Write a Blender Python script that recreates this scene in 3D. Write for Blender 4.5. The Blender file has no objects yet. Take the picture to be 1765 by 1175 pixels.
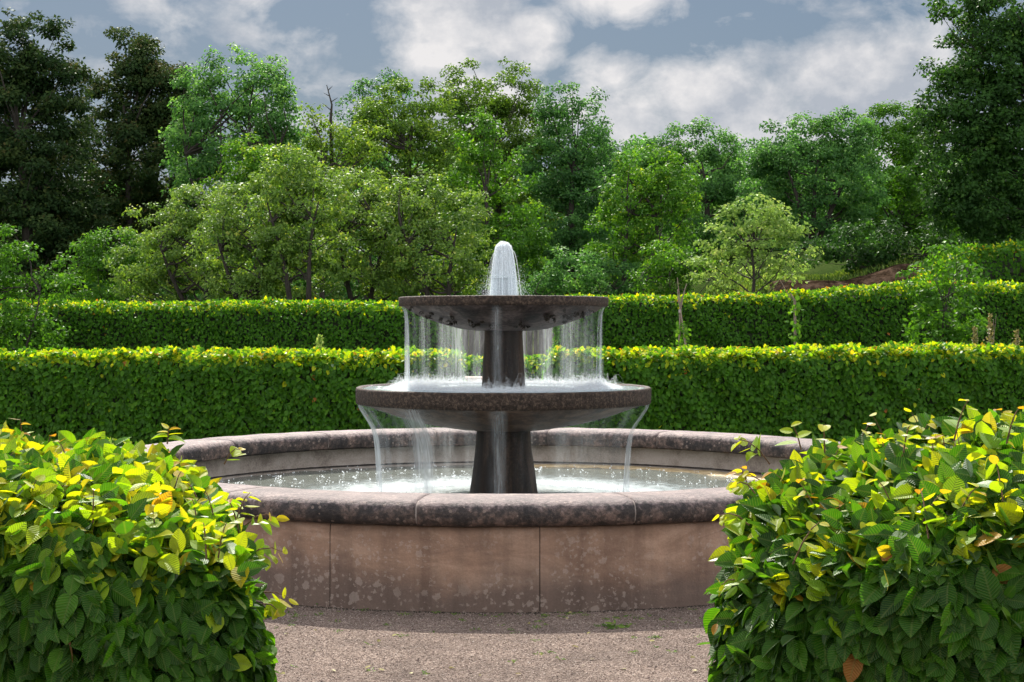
import bpy, math, random
import numpy as np
from mathutils import Vector, noise as mnoise
random.seed(7)
RNG = np.random.default_rng(11)
C = bpy.context.scene.collection
K = 2650.0; CX = 882.5; HY = 560.0; EYE = 1.657
FX, FY = -0.066, 12.0            # fountain axis
def wx(px, d): return (px - CX) * d / K
def wz(py, d): return EYE + (HY - py) * d / K
def R(a): return math.radians(a)

# ---------------------------------------------------------------- tagging
def tag(o, label=None, cat=None, group=None, kind=None):
    if label: o['label'] = label
    if cat: o['category'] = cat
    if group: o['group'] = group
    if kind: o['kind'] = kind
    return o
def empty(name, loc, label, cat, group=None):
    o = bpy.data.objects.new(name, None); C.objects.link(o); o.location = loc
    return tag(o, label, cat, group)

# ---------------------------------------------------------------- mesh helpers
def np_mesh(name, verts, faces, mat, parent=None, tint=None, uv=None, smooth=False, amt=None):
    """verts (n,3) world coords; faces (m,k) constant k."""
    verts = np.asarray(verts, dtype=np.float32); faces = np.asarray(faces, dtype=np.int32)
    me = bpy.data.meshes.new(name)
    n, (m, k) = len(verts), faces.shape
    me.vertices.add(n); me.vertices.foreach_set('co', verts.ravel())
    me.loops.add(m * k); me.loops.foreach_set('vertex_index', faces.ravel())
    me.polygons.add(m); me.polygons.foreach_set('loop_start', np.arange(0, m * k, k, dtype=np.int32))
    me.polygons.foreach_set('use_smooth', np.full(m, smooth))
    if tint is not None:
        a = me.attributes.new('tint', 'FLOAT', 'FACE'); a.data.foreach_set('value', np.asarray(tint, dtype=np.float32))
    if amt is not None:
        a = me.attributes.new('amt', 'FLOAT', 'POINT'); a.data.foreach_set('value', np.asarray(amt, dtype=np.float32))
    if uv is not None:
        l = me.uv_layers.new(name='UVMap')
        l.data.foreach_set('uv', np.asarray(uv, dtype=np.float32)[faces.ravel()].ravel())
    me.update(calc_edges=True)
    me.materials.append(mat)
    o = bpy.data.objects.new(name, me); C.objects.link(o)
    if parent is not None:
        o.parent = parent; o.matrix_parent_inverse = parent.matrix_basis.inverted()
    return o

class MB:
    def __init__(s): s.v = []; s.q = []
    def add(s, v, q):
        b = len(s.v); s.v += [tuple(p) for p in v]; s.q += [tuple(i + b for i in f) for f in q]
    def box(s, x0, x1, y0, y1, z0, z1):
        s.add([(x, y, z) for z in (z0, z1) for y in (y0, y1) for x in (x0, x1)],
              [(0, 2, 3, 1), (4, 5, 7, 6), (0, 1, 5, 4), (2, 6, 7, 3), (0, 4, 6, 2), (1, 3, 7, 5)])
    def tube(s, pts, rad, n=6):
        pts = [Vector(p) for p in pts]; vs = []
        for i, p in enumerate(pts):
            t = (pts[min(i + 1, len(pts) - 1)] - pts[max(i - 1, 0)]).normalized()
            a = t.orthogonal().normalized() if i == 0 else (pa - t * pa.dot(t)).normalized()
            pa = a; b = t.cross(a); r = rad[i] if hasattr(rad, '__len__') else rad
            vs += [p + (a * math.cos(2 * math.pi * j / n) + b * math.sin(2 * math.pi * j / n)) * r for j in range(n)]
        q = []
        for i in range(len(pts) - 1):
            for j in range(n):
                q.append((i * n + j, i * n + (j + 1) % n, (i + 1) * n + (j + 1) % n, (i + 1) * n + j))
        s.add(vs, q)
    def build(s, name, mat, parent=None, smooth=False):
        me = bpy.data.meshes.new(name); me.from_pydata(s.v, [], s.q); me.update()
        if smooth: me.polygons.foreach_set('use_smooth', [True] * len(me.polygons))
        me.materials.append(mat)
        o = bpy.data.objects.new(name, me); C.objects.link(o)
        if parent is not None:
            o.parent = parent; o.matrix_parent_inverse = parent.matrix_basis.inverted()
        return o

# ---------------------------------------------------------------- node helpers
def mat_new(name):
    m = bpy.data.materials.new(name); m.use_nodes = True; nt = m.node_tree; nt.nodes.clear()
    out = nt.nodes.new('ShaderNodeOutputMaterial'); return m, nt, out
def N(nt, t, **kw):
    n = nt.nodes.new('ShaderNode' + t)
    for k, v in kw.items():
        if k.startswith('i_'): n.inputs[k[2:].replace('_', ' ')].default_value = v
        else: setattr(n, k, v)
    return n
def L(nt, a, b): nt.links.new(a, b)
def ramp(nt, stops, fac=None, interp='LINEAR'):
    r = nt.nodes.new('ShaderNodeValToRGB'); r.color_ramp.interpolation = interp
    el = r.color_ramp.elements
    while len(el) > 1: el.remove(el[-1])
    el[0].position = stops[0][0]; el[0].color = tuple(stops[0][1]) + (1,)
    for p, c in stops[1:]:
        e = el.new(p); e.color = tuple(c) + (1,)
    if fac is not None: L(nt, fac, r.inputs[0])
    return r
def g3(v): return (v, v, v)
def mixc(nt, f, a, b, mode='MIX'):
    m = nt.nodes.new('ShaderNodeMix'); m.data_type = 'RGBA'; m.blend_type = mode
    for s, i in ((f, 0), (a, 6), (b, 7)):
        if hasattr(s, 'is_linked') or isinstance(s, bpy.types.NodeSocket): L(nt, s, m.inputs[i])
        else: m.inputs[i].default_value = s if i == 0 else tuple(s) + (1,)
    return m.outputs[2]
def math_(nt, op, a, b=None, c=None):
    m = nt.nodes.new('ShaderNodeMath'); m.operation = op
    for i, s in enumerate((a, b, c)):
        if s is None: continue
        if isinstance(s, bpy.types.NodeSocket): L(nt, s, m.inputs[i])
        else: m.inputs[i].default_value = s
    return m.outputs[0]
def noise(nt, vec, scale, detail=5, rough=.55, dist=0):
    n = N(nt, 'TexNoise'); n.inputs['Scale'].default_value = scale; n.inputs['Detail'].default_value = detail
    n.inputs['Roughness'].default_value = rough; n.inputs['Distortion'].default_value = dist
    if vec is not None: L(nt, vec, n.inputs['Vector'])
    return n.outputs['Fac']
def mapping(nt, vec, scale=(1, 1, 1), loc=(0, 0, 0)):
    m = N(nt, 'Mapping'); m.inputs['Scale'].default_value = scale; m.inputs['Location'].default_value = loc
    L(nt, vec, m.inputs['Vector']); return m.outputs[0]
def bump(nt, h, strength, dist=.01, nrm=None):
    b = N(nt, 'Bump'); b.inputs['Strength'].default_value = strength; b.inputs['Distance'].default_value = dist
    L(nt, h, b.inputs['Height'])
    if nrm is not None: L(nt, nrm, b.inputs['Normal'])
    return b.outputs[0]

# ---------------------------------------------------------------- materials
def leaf_mat(name, stops, trans=.45, gloss=.25, rough=.45, veins=False, tcol=(1.25, 1.2, .45)):
    m, nt, out = mat_new(name)
    at = N(nt, 'Attribute', attribute_name='tint')
    r = ramp(nt, stops, at.outputs['Fac'])
    col = r.outputs[0]; nrm = None
    if veins:
        uv = N(nt, 'UVMap'); sp = N(nt, 'SeparateXYZ'); L(nt, uv.outputs[0], sp.inputs[0])
        u = math_(nt, 'ABSOLUTE', math_(nt, 'SUBTRACT', sp.outputs[0], .5))
        ph = math_(nt, 'MULTIPLY', math_(nt, 'SUBTRACT', sp.outputs[1], math_(nt, 'MULTIPLY', u, .75)), 2 * math.pi * 11)
        w = math_(nt, 'SINE', ph)
        mid = math_(nt, 'SUBTRACT', 1.0, math_(nt, 'MINIMUM', math_(nt, 'MULTIPLY', u, 22.0), 1.0))
        h = math_(nt, 'ADD', w, math_(nt, 'MULTIPLY', mid, 2.0))
        nrm = bump(nt, h, .5, .0012)
        vf = math_(nt, 'MAXIMUM', math_(nt, 'POWER', math_(nt, 'MAXIMUM', w, 0.0), 6.0), mid)
        col = mixc(nt, math_(nt, 'MULTIPLY', vf, .35), col, (.22, .26, .07))
        tc = N(nt, 'TexCoord'); nz = noise(nt, tc.outputs['Object'], 40, 3)
        col = mixc(nt, .35, col, ramp(nt, [(.3, g3(.35)), (.7, g3(1.0))], nz).outputs[0], 'MULTIPLY')
    d = N(nt, 'BsdfDiffuse'); t = N(nt, 'BsdfTranslucent'); g = N(nt, 'BsdfGlossy')
    g.inputs['Roughness'].default_value = rough
    g.inputs['Color'].default_value = (.9, .95, .9, 1)
    L(nt, col, d.inputs['Color'])
    tm = mixc(nt, 1.0, col, tcol, 'MULTIPLY'); L(nt, tm, t.inputs['Color'])
    mx = N(nt, 'MixShader'); mx.inputs[0].default_value = trans
    L(nt, d.outputs[0], mx.inputs[1]); L(nt, t.outputs[0], mx.inputs[2])
    fr = N(nt, 'Fresnel'); fr.inputs[0].default_value = 1.38
    m2 = N(nt, 'MixShader'); L(nt, math_(nt, 'MULTIPLY', math_(nt, 'MINIMUM', fr.outputs[0], .35), gloss), m2.inputs[0])
    L(nt, mx.outputs[0], m2.inputs[1]); L(nt, g.outputs[0], m2.inputs[2])
    if nrm is not None:
        for s in (d, t, g): L(nt, nrm, s.inputs['Normal'])
    L(nt, m2.outputs[0], out.inputs[0])
    return m

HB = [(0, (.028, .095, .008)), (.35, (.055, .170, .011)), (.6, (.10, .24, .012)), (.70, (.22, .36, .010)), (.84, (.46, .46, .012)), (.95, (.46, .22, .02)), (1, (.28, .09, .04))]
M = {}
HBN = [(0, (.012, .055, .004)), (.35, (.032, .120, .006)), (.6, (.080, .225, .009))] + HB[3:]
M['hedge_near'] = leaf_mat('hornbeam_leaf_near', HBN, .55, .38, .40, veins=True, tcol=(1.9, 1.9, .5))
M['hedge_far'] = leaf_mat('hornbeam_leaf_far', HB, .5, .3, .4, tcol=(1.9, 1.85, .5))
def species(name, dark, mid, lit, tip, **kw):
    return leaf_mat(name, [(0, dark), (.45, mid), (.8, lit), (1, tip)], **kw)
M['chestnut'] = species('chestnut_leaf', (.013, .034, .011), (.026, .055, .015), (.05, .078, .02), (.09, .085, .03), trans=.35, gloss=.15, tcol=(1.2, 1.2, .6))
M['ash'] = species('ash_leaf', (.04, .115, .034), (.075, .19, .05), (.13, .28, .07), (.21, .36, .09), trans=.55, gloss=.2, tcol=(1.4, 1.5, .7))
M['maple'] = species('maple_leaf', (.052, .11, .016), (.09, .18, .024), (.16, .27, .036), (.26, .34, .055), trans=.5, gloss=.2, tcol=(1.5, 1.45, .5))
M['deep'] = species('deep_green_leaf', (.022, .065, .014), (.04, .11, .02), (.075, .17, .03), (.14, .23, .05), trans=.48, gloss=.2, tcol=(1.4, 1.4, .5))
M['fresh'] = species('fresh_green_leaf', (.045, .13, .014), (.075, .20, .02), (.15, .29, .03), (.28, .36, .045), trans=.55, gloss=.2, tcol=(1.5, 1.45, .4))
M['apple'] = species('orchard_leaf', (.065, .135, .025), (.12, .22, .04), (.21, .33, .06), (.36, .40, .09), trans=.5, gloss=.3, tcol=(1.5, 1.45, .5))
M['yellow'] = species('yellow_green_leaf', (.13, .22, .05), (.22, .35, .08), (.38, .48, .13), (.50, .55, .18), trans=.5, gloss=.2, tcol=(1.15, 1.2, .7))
M['dry'] = species('dry_stalk', (.16, .14, .06), (.24, .21, .09), (.30, .28, .12), (.35, .32, .16), trans=.25)
M['grass'] = species('grass_blade', (.05, .10, .02), (.09, .17, .03), (.16, .24, .05), (.22, .28, .08), trans=.4)

def bark(name, c1, c2, sc=6):
    m, nt, out = mat_new(name); tc = N(nt, 'TexCoord')
    v = mapping(nt, tc.outputs['Object'], (sc, sc, sc * .25))
    nz = noise(nt, v, 2.5, 6, .65)
    b = N(nt, 'BsdfPrincipled'); L(nt, ramp(nt, [(.3, c1), (.7, c2)], nz).outputs[0], b.inputs['Base Color'])
    b.inputs['Roughness'].default_value = .9; L(nt, bump(nt, nz, .8, .02), b.inputs['Normal'])
    L(nt, b.outputs[0], out.inputs[0]); return m
M['bark'] = bark('bark', (.014, .011, .009), (.045, .037, .029))
M['twig'] = bark('hedge_twig', (.010, .018, .006), (.025, .032, .012), 30)
M['shoot'] = bark('shoot_stem', (.10, .06, .03), (.18, .10, .05), 60)
M['stick'] = bark('weathered_stick', (.16, .12, .09), (.30, .24, .18), 20)

def stone_wall():
    m, nt, out = mat_new('red_sandstone'); tc = N(nt, 'TexCoord'); ob = tc.outputs['Object']
    sx = N(nt, 'SeparateXYZ'); L(nt, ob, sx.inputs[0])
    n1 = noise(nt, ob, 1.1, 6, .6, .4); n2 = noise(nt, mapping(nt, ob, (1, 1, 3.2)), 2.2, 7, .65, .8); n3 = noise(nt, ob, 90, 3, .6)
    col = ramp(nt, [(.34, (.20, .118, .078)), (.5, (.30, .185, .125)), (.64, (.41, .27, .19))], n2).outputs[0]
    col = mixc(nt, math_(nt, 'MULTIPLY', n1, .5), col, (.20, .14, .11))
    # grey weathering rising from the ground with a ragged edge
    hgt = math_(nt, 'ADD', math_(nt, 'MULTIPLY', sx.outputs[2], 3.2), math_(nt, 'MULTIPLY', n1, -1.9))
    gr = ramp(nt, [(0, g3(.85)), (.55, g3(0))], math_(nt, 'ADD', hgt, .62)).outputs[0]
    col = mixc(nt, gr, col, (.115, .082, .068))
    st = noise(nt, mapping(nt, ob, (7, 7, .55)), 1.0, 6, .6)
    col = mixc(nt, 1.0, col, ramp(nt, [(.36, (.76, .74, .74)), (.5, (1, 1, 1)), (.64, (1.15, 1.13, 1.12))], st).outputs[0], 'MULTIPLY')
    # lichen spots
    spots = None
    for sc, th, off in ((13, .19, 0), (26, .23, 5), (42, .24, 9), (7.5, .13, 11)):
        vo = N(nt, 'TexVoronoi'); vo.inputs['Scale'].default_value = sc; vo.inputs['Randomness'].default_value = 1
        warp = N(nt, 'TexNoise'); warp.inputs['Scale'].default_value = 24; warp.inputs['Detail'].default_value = 6; warp.inputs['Roughness'].default_value = .75; L(nt, ob, warp.inputs['Vector'])
        vm = N(nt, 'VectorMath', operation='MULTIPLY_ADD'); L(nt, warp.outputs['Color'], vm.inputs[0]); vm.inputs[1].default_value = (.075,) * 3
        L(nt, mapping(nt, ob, loc=(off, off, 0)), vm.inputs[2]); L(nt, vm.outputs[0], vo.inputs['Vector'])
        sel = N(nt, 'SeparateXYZ'); L(nt, vo.outputs['Color'], sel.inputs[0])
        s = math_(nt, 'MULTIPLY', math_(nt, 'LESS_THAN', vo.outputs['Distance'], math_(nt, 'MULTIPLY', sel.outputs[1], th * 2)), math_(nt, 'GREATER_THAN', sel.outputs[0], .45))
        spots = s if spots is None else math_(nt, 'MAXIMUM', spots, s)
    zone = noise(nt, mapping(nt, ob, loc=(3.3, 1, 2)), 1.5, 3, .5)
    zb = ramp(nt, [(0, g3(1)), (.5, g3(.9)), (.62, g3(0))], math_(nt, 'ADD', math_(nt, 'MULTIPLY', sx.outputs[2], 1.1), .05)).outputs[0]
    zz = math_(nt, 'MULTIPLY', ramp(nt, [(.42, g3(0)), (.52, g3(1))], zone).outputs[0], zb)
    col = mixc(nt, math_(nt, 'MULTIPLY', math_(nt, 'MULTIPLY', spots, zz), .40), col, (.42, .345, .30))
    col = mixc(nt, .4, col, ramp(nt, [(.3, g3(.6)), (.7, g3(1.0))], n3).outputs[0], 'MULTIPLY')
    b = N(nt, 'BsdfPrincipled'); L(nt, col, b.inputs['Base Color']); b.inputs['Roughness'].default_value = .85
    L(nt, bump(nt, math_(nt, 'ADD', n3, math_(nt, 'MULTIPLY', n2, .8)), .5, .006), b.inputs['Normal'])
    L(nt, b.outputs[0], out.inputs[0]); return m
M['wall'] = stone_wall()

def coping_mat():
    m, nt, out = mat_new('crusted_coping_stone'); tc = N(nt, 'TexCoord'); ob = tc.outputs['Object']
    sx = N(nt, 'SeparateXYZ'); L(nt, ob, sx.inputs[0])
    oi = N(nt, 'ObjectInfo')
    n1 = noise(nt, ob, 5, 7, .65, .3); n2 = noise(nt, ob, 28, 6, .7); n3 = noise(nt, ob, 62, 4, .7)
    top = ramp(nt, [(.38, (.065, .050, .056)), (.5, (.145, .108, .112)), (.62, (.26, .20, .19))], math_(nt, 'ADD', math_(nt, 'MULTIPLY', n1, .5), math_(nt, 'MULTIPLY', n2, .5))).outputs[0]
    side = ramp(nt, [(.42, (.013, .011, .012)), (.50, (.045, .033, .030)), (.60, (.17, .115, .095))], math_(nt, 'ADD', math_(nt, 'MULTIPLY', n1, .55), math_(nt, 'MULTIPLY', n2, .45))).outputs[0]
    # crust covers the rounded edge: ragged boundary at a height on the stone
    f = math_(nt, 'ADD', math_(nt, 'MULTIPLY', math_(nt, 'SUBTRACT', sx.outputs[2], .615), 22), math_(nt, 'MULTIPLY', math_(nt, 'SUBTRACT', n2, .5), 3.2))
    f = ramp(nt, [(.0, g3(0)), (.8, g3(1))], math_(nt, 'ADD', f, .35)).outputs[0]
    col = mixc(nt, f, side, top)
    vo = N(nt, 'TexVoronoi'); vo.inputs['Scale'].default_value = 26; L(nt, ob, vo.inputs['Vector'])
    sel = N(nt, 'SeparateXYZ'); L(nt, vo.outputs['Color'], sel.inputs[0])
    s = math_(nt, 'MULTIPLY', math_(nt, 'LESS_THAN', vo.outputs['Distance'], .26), math_(nt, 'GREATER_THAN', sel.outputs[0], .72))
    col = mixc(nt, math_(nt, 'MULTIPLY', s, .45), col, (.34, .26, .22))
    col = mixc(nt, .55, col, ramp(nt, [(.3, g3(.30)), (.68, g3(1.35))], n3).outputs[0], 'MULTIPLY')
    col = mixc(nt, 1.0, col, ramp(nt, [(0, g3(.82)), (1, g3(1.1))], oi.outputs['Random']).outputs[0], 'MULTIPLY')
    b = N(nt, 'BsdfPrincipled'); L(nt, col, b.inputs['Base Color']); b.inputs['Roughness'].default_value = .7
    L(nt, bump(nt, math_(nt, 'ADD', n3, math_(nt, 'MULTIPLY', n2, 1.6)), .7, .010), b.inputs['Normal'])
    L(nt, b.outputs[0], out.inputs[0]); return m
M['coping'] = coping_mat()

def simple_stone(name, c, rough=.8, sc=8, streak=False, bumpd=.006, bs=.6, fine=70, spec=.5):
    m, nt, out = mat_new(name); tc = N(nt, 'TexCoord'); ob = tc.outputs['Object']
    v = mapping(nt, ob, (1, 1, .13)) if streak else ob
    n1 = noise(nt, v, sc, 7, .65, .3); n2 = noise(nt, ob, fine, 4, .65)
    f = math_(nt, 'ADD', math_(nt, 'MULTIPLY', n1, .72), math_(nt, 'MULTIPLY', n2, .28))
    b = N(nt, 'BsdfPrincipled'); L(nt, ramp(nt, [(.40, c[0]), (.5, c[1]), (.60, c[2])], f).outputs[0], b.inputs['Base Color'])
    b.inputs['Roughness'].default_value = rough; b.inputs['Specular IOR Level'].default_value = spec
    L(nt, bump(nt, n2 if not streak else f, bs, bumpd), b.inputs['Normal'])
    L(nt, b.outputs[0], out.inputs[0]); return m
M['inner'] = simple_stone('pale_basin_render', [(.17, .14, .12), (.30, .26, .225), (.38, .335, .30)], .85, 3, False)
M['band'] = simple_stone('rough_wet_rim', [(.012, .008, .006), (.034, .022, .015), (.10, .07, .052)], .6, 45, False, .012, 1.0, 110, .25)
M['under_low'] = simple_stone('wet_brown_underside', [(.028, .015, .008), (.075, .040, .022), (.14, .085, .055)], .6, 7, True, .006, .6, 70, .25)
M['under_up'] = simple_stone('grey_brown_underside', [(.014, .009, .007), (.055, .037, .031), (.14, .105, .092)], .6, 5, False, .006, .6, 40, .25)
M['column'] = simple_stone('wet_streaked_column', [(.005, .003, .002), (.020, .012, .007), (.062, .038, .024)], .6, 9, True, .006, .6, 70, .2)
M['nozzle'] = simple_stone('nozzle_stone', [(.08, .07, .07), (.16, .15, .15), (.25, .24, .24)], .4, 20, True)
M['pale_stone'] = simple_stone('pale_step_stone', [(.32, .24, .20), (.42, .34, .29), (.52, .44, .38)], .8, 4)
M['joint'] = simple_stone('dark_joint', [(.012, .01, .01), (.018, .015, .014), (.03, .025, .022)], .9, 9)
M['mortar'] = simple_stone('pale_mortar', [(.26, .22, .20), (.34, .29, .27), (.42, .37, .34)], .9, 20)
M['sand'] = simple_stone('sandy_ledge', [(.24, .17, .09), (.40, .30, .16), (.52, .42, .26)], .7, 14)
M['moss'] = simple_stone('dark_moss', [(.012, .010, .007), (.02, .016, .010), (.035, .028, .015)], .95, 60)
M['boards'] = simple_stone('weathered_boards', [(.05, .045, .045), (.12, .105, .105), (.22, .20, .20)], .85, 10, True, .01)
M['bank'] = simple_stone('brown_bank', [(.016, .011, .007), (.042, .028, .019), (.085, .058, .042)], 1, 3, False, .06, .8, 9, 0)

def gravel_mat():
    m, nt, out = mat_new('pink_gravel'); tc = N(nt, 'TexCoord'); ob = tc.outputs['Object']
    vo = N(nt, 'TexVoronoi'); vo.inputs['Scale'].default_value = 150; L(nt, ob, vo.inputs['Vector'])
    v2 = N(nt, 'TexVoronoi'); v2.inputs['Scale'].default_value = 330; L(nt, ob, v2.inputs['Vector'])
    sel = N(nt, 'SeparateXYZ'); L(nt, vo.outputs['Color'], sel.inputs[0])
    col = ramp(nt, [(0, (.072, .056, .049)), (.35, (.185, .146, .126)), (.7, (.27, .218, .19)), (1, (.44, .38, .345))], sel.outputs[0]).outputs[0]
    n1 = noise(nt, ob, 1.6, 5, .6); n2 = noise(nt, ob, 9, 5, .6)
    col = mixc(nt, 1.0, col, ramp(nt, [(.36, (.66, .63, .62)), (.62, (1.18, 1.12, 1.08))], math_(nt, 'ADD', math_(nt, 'MULTIPLY', n1, .6), math_(nt, 'MULTIPLY', n2, .4))).outputs[0], 'MULTIPLY')
    h = math_(nt, 'SUBTRACT', 1.0, math_(nt, 'ADD', vo.outputs['Distance'], math_(nt, 'MULTIPLY', v2.outputs['Distance'], .5)))
    b = N(nt, 'BsdfPrincipled'); L(nt, col, b.inputs['Base Color']); b.inputs['Roughness'].default_value = .95; b.inputs['Specular IOR Level'].default_value = .15
    L(nt, bump(nt, h, 1.0, .012), b.inputs['Normal']); L(nt, b.outputs[0], out.inputs[0]); return m
M['gravel'] = gravel_mat()
def pebble_mat():
    m, nt, out = mat_new('pebble'); at = N(nt, 'Attribute', attribute_name='tint')
    b = N(nt, 'BsdfPrincipled'); b.inputs['Roughness'].default_value = .85
    L(nt, ramp(nt, [(0, (.08, .055, .05)), (.4, (.21, .15, .13)), (.8, (.33, .255, .22)), (1, (.5, .43, .38))], at.outputs['Fac']).outputs[0], b.inputs['Base Color'])
    L(nt, b.outputs[0], out.inputs[0]); return m
M['pebble'] = pebble_mat()
def ground_mat():
    m, nt, out = mat_new('meadow_ground'); tc = N(nt, 'TexCoord'); ob = tc.outputs['Object']
    n1 = noise(nt, ob, .6, 6, .65); n2 = noise(nt, ob, 14, 5, .7)
    c = ramp(nt, [(.3, (.02, .035, .010)), (.5, (.035, .06, .015)), (.7, (.06, .08, .025))], math_(nt, 'ADD', math_(nt, 'MULTIPLY', n1, .5), math_(nt, 'MULTIPLY', n2, .5))).outputs[0]
    b = N(nt, 'BsdfPrincipled'); L(nt, c, b.inputs['Base Color']); b.inputs['Roughness'].default_value = 1; b.inputs['Specular IOR Level'].default_value = 0
    L(nt, bump(nt, n2, 1.0, .1), b.inputs['Normal']); L(nt, b.outputs[0], out.inputs[0]); return m
M['ground'] = ground_mat()

def water_mat(name, base, foam_sheen_r, foam_sheen_w, foam_sheen_amt, sc=10):
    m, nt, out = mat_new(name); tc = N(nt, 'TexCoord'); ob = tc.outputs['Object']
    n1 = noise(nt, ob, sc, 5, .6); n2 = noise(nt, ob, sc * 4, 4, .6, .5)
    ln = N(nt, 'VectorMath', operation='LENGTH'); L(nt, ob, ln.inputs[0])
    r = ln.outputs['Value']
    dd = math_(nt, 'DIVIDE', math_(nt, 'ABSOLUTE', math_(nt, 'SUBTRACT', r, foam_sheen_r)), foam_sheen_w)
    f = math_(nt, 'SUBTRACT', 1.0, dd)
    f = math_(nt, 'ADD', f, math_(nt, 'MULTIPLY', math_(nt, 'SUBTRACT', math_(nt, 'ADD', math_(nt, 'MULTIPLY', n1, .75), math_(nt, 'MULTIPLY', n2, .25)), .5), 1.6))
    f = ramp(nt, [(.1, g3(0)), (1.0, g3(foam_sheen_amt))], f).outputs[0]
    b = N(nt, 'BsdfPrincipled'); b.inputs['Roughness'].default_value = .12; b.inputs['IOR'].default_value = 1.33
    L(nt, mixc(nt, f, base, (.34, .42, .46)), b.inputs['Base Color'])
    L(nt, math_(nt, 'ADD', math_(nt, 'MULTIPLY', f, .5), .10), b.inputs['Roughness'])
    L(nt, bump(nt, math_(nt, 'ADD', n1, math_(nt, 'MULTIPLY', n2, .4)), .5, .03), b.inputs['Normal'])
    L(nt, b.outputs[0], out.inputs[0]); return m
M['water_basin'] = water_mat('basin_water', (.12, .135, .12), 1.1, .85, .8, 7)  # pale ring is foam plus sky reflection painted into the colour
M['water_bowl'] = water_mat('bowl_water', (.20, .25, .27), .74, .28, .9, 16)

def veil_mat(name, ufreq, lo, hi, maxa, col=(.86, .92, .96)):
    """streaked falling water: uv u = metres round the rim, v = metres down; 'amt' = how much water at that angle"""
    m, nt, out = mat_new(name); uv = N(nt, 'UVMap')
    n1 = noise(nt, mapping(nt, uv.outputs[0], (ufreq, 1.6, 1)), 1.0, 4, .6)
    n2 = noise(nt, mapping(nt, uv.outputs[0], (ufreq * 3.5, 5.0, 1)), 1.0, 3, .6)
    s = math_(nt, 'ADD', math_(nt, 'MULTIPLY', n1, .55), math_(nt, 'MULTIPLY', n2, .45))
    s = ramp(nt, [(lo, g3(0)), (hi, g3(1))], s).outputs[0]
    at = N(nt, 'Attribute', attribute_name='amt')
    a = math_(nt, 'MINIMUM', math_(nt, 'MULTIPLY', math_(nt, 'MULTIPLY', math_(nt, 'ADD', s, .12), at.outputs['Fac']), maxa), .92)
    d = N(nt, 'BsdfDiffuse'); d.inputs['Color'].default_value = tuple(col) + (1,)
    t = N(nt, 'BsdfTranslucent'); t.inputs['Color'].default_value = tuple(col) + (1,)
    mx = N(nt, 'MixShader'); mx.inputs[0].default_value = .6; L(nt, d.outputs[0], mx.inputs[1]); L(nt, t.outputs[0], mx.inputs[2])
    tr = N(nt, 'BsdfTransparent'); m2 = N(nt, 'MixShader'); L(nt, a, m2.inputs[0]); L(nt, tr.outputs[0], m2.inputs[1]); L(nt, mx.outputs[0], m2.inputs[2])
    L(nt, m2.outputs[0], out.inputs[0]); return m
M['veil'] = veil_mat('falling_water_veil', 30, .36, .80, .46)
M['veil_low'] = veil_mat('falling_water_veil_low', 22, .36, .78, .52)
def drop_mat(name, alpha):
    m, nt, out = mat_new(name)
    d = N(nt, 'BsdfDiffuse'); d.inputs['Color'].default_value = (.9, .94, .97, 1)
    t = N(nt, 'BsdfTranslucent'); t.inputs['Color'].default_value = (.9, .94, .97, 1)
    mx = N(nt, 'MixShader'); mx.inputs[0].default_value = .5; L(nt, d.outputs[0], mx.inputs[1]); L(nt, t.outputs[0], mx.inputs[2])
    tr = N(nt, 'BsdfTransparent'); m2 = N(nt, 'MixShader'); m2.inputs[0].default_value = alpha
    L(nt, tr.outputs[0], m2.inputs[1]); L(nt, mx.outputs[0], m2.inputs[2]); L(nt, m2.outputs[0], out.inputs[0]); return m
M['drop'] = drop_mat('water_droplets', .75)
M['strand'] = drop_mat('water_strands', .30)
M['mist'] = drop_mat('water_mist', .22)
M['core'] = drop_mat('white_water_core', .26)
M['haze_spray'] = drop_mat('soft_spray', .10)

# ---------------------------------------------------------------- terrain
def ss(a, b, x):
    t = np.clip((x - a) / (b - a), 0, 1); return t * t * (3 - 2 * t)
def gz(x, y):
    x = np.asarray(x, dtype=float); y = np.asarray(y, dtype=float)
    z = .55 * ss(21.5, 25.5, y) + .7 * ss(32, 42, y) + 5.0 * ss(62, 110, y)
    z = z + 1.62 * ss(36.0, 38.6, y) * ss(4.2, 6.8, x) + .5 * ss(31, 34, y) * ss(8.2, 10, x)
    z = z + 1.2 * ss(40, 60, y) * ss(2, 12, x)
    z = z + .06 * np.sin(x * .9 + 1.3) * np.sin(y * .7) * ss(21, 30, y)
    return z
def grid_sheet(name, xs, ys, mat, dz=0, zf=gz):
    X, Y = np.meshgrid(xs, ys); Z = zf(X, Y) + dz
    v = np.stack([X.ravel(), Y.ravel(), Z.ravel()], 1); nx = len(xs); ny = len(ys)
    i = np.arange((nx - 1) * (ny - 1)); r, c = i // (nx - 1), i % (nx - 1); a = r * nx + c
    return np_mesh(name, v, np.stack([a, a + 1, a + nx + 1, a + nx], 1), mat, smooth=True)
xs = np.concatenate([np.linspace(-400, -60, 12), np.linspace(-55, 55, 221), np.linspace(60, 400, 12)])
ys = np.concatenate([np.linspace(-40, 18, 20), np.linspace(19, 70, 180), np.linspace(72, 120, 40), np.linspace(140, 600, 8)])
tag(grid_sheet('ground', xs, ys, M['ground']), kind='structure')
tag(grid_sheet('gravel_path', np.linspace(-14, 14, 15), np.linspace(-6, 21.2, 15), M['gravel'], .004), kind='structure')
tag(grid_sheet('earth_bank', np.linspace(4.9, 10.2, 60), np.linspace(35.9, 38.9, 34), M['bank'], .03,
    lambda x, y: gz(x, y) + .02 * np.sin(x * 5 + np.sin(y * 4)) * np.sin(y * 7 + x)), kind='structure')

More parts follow.
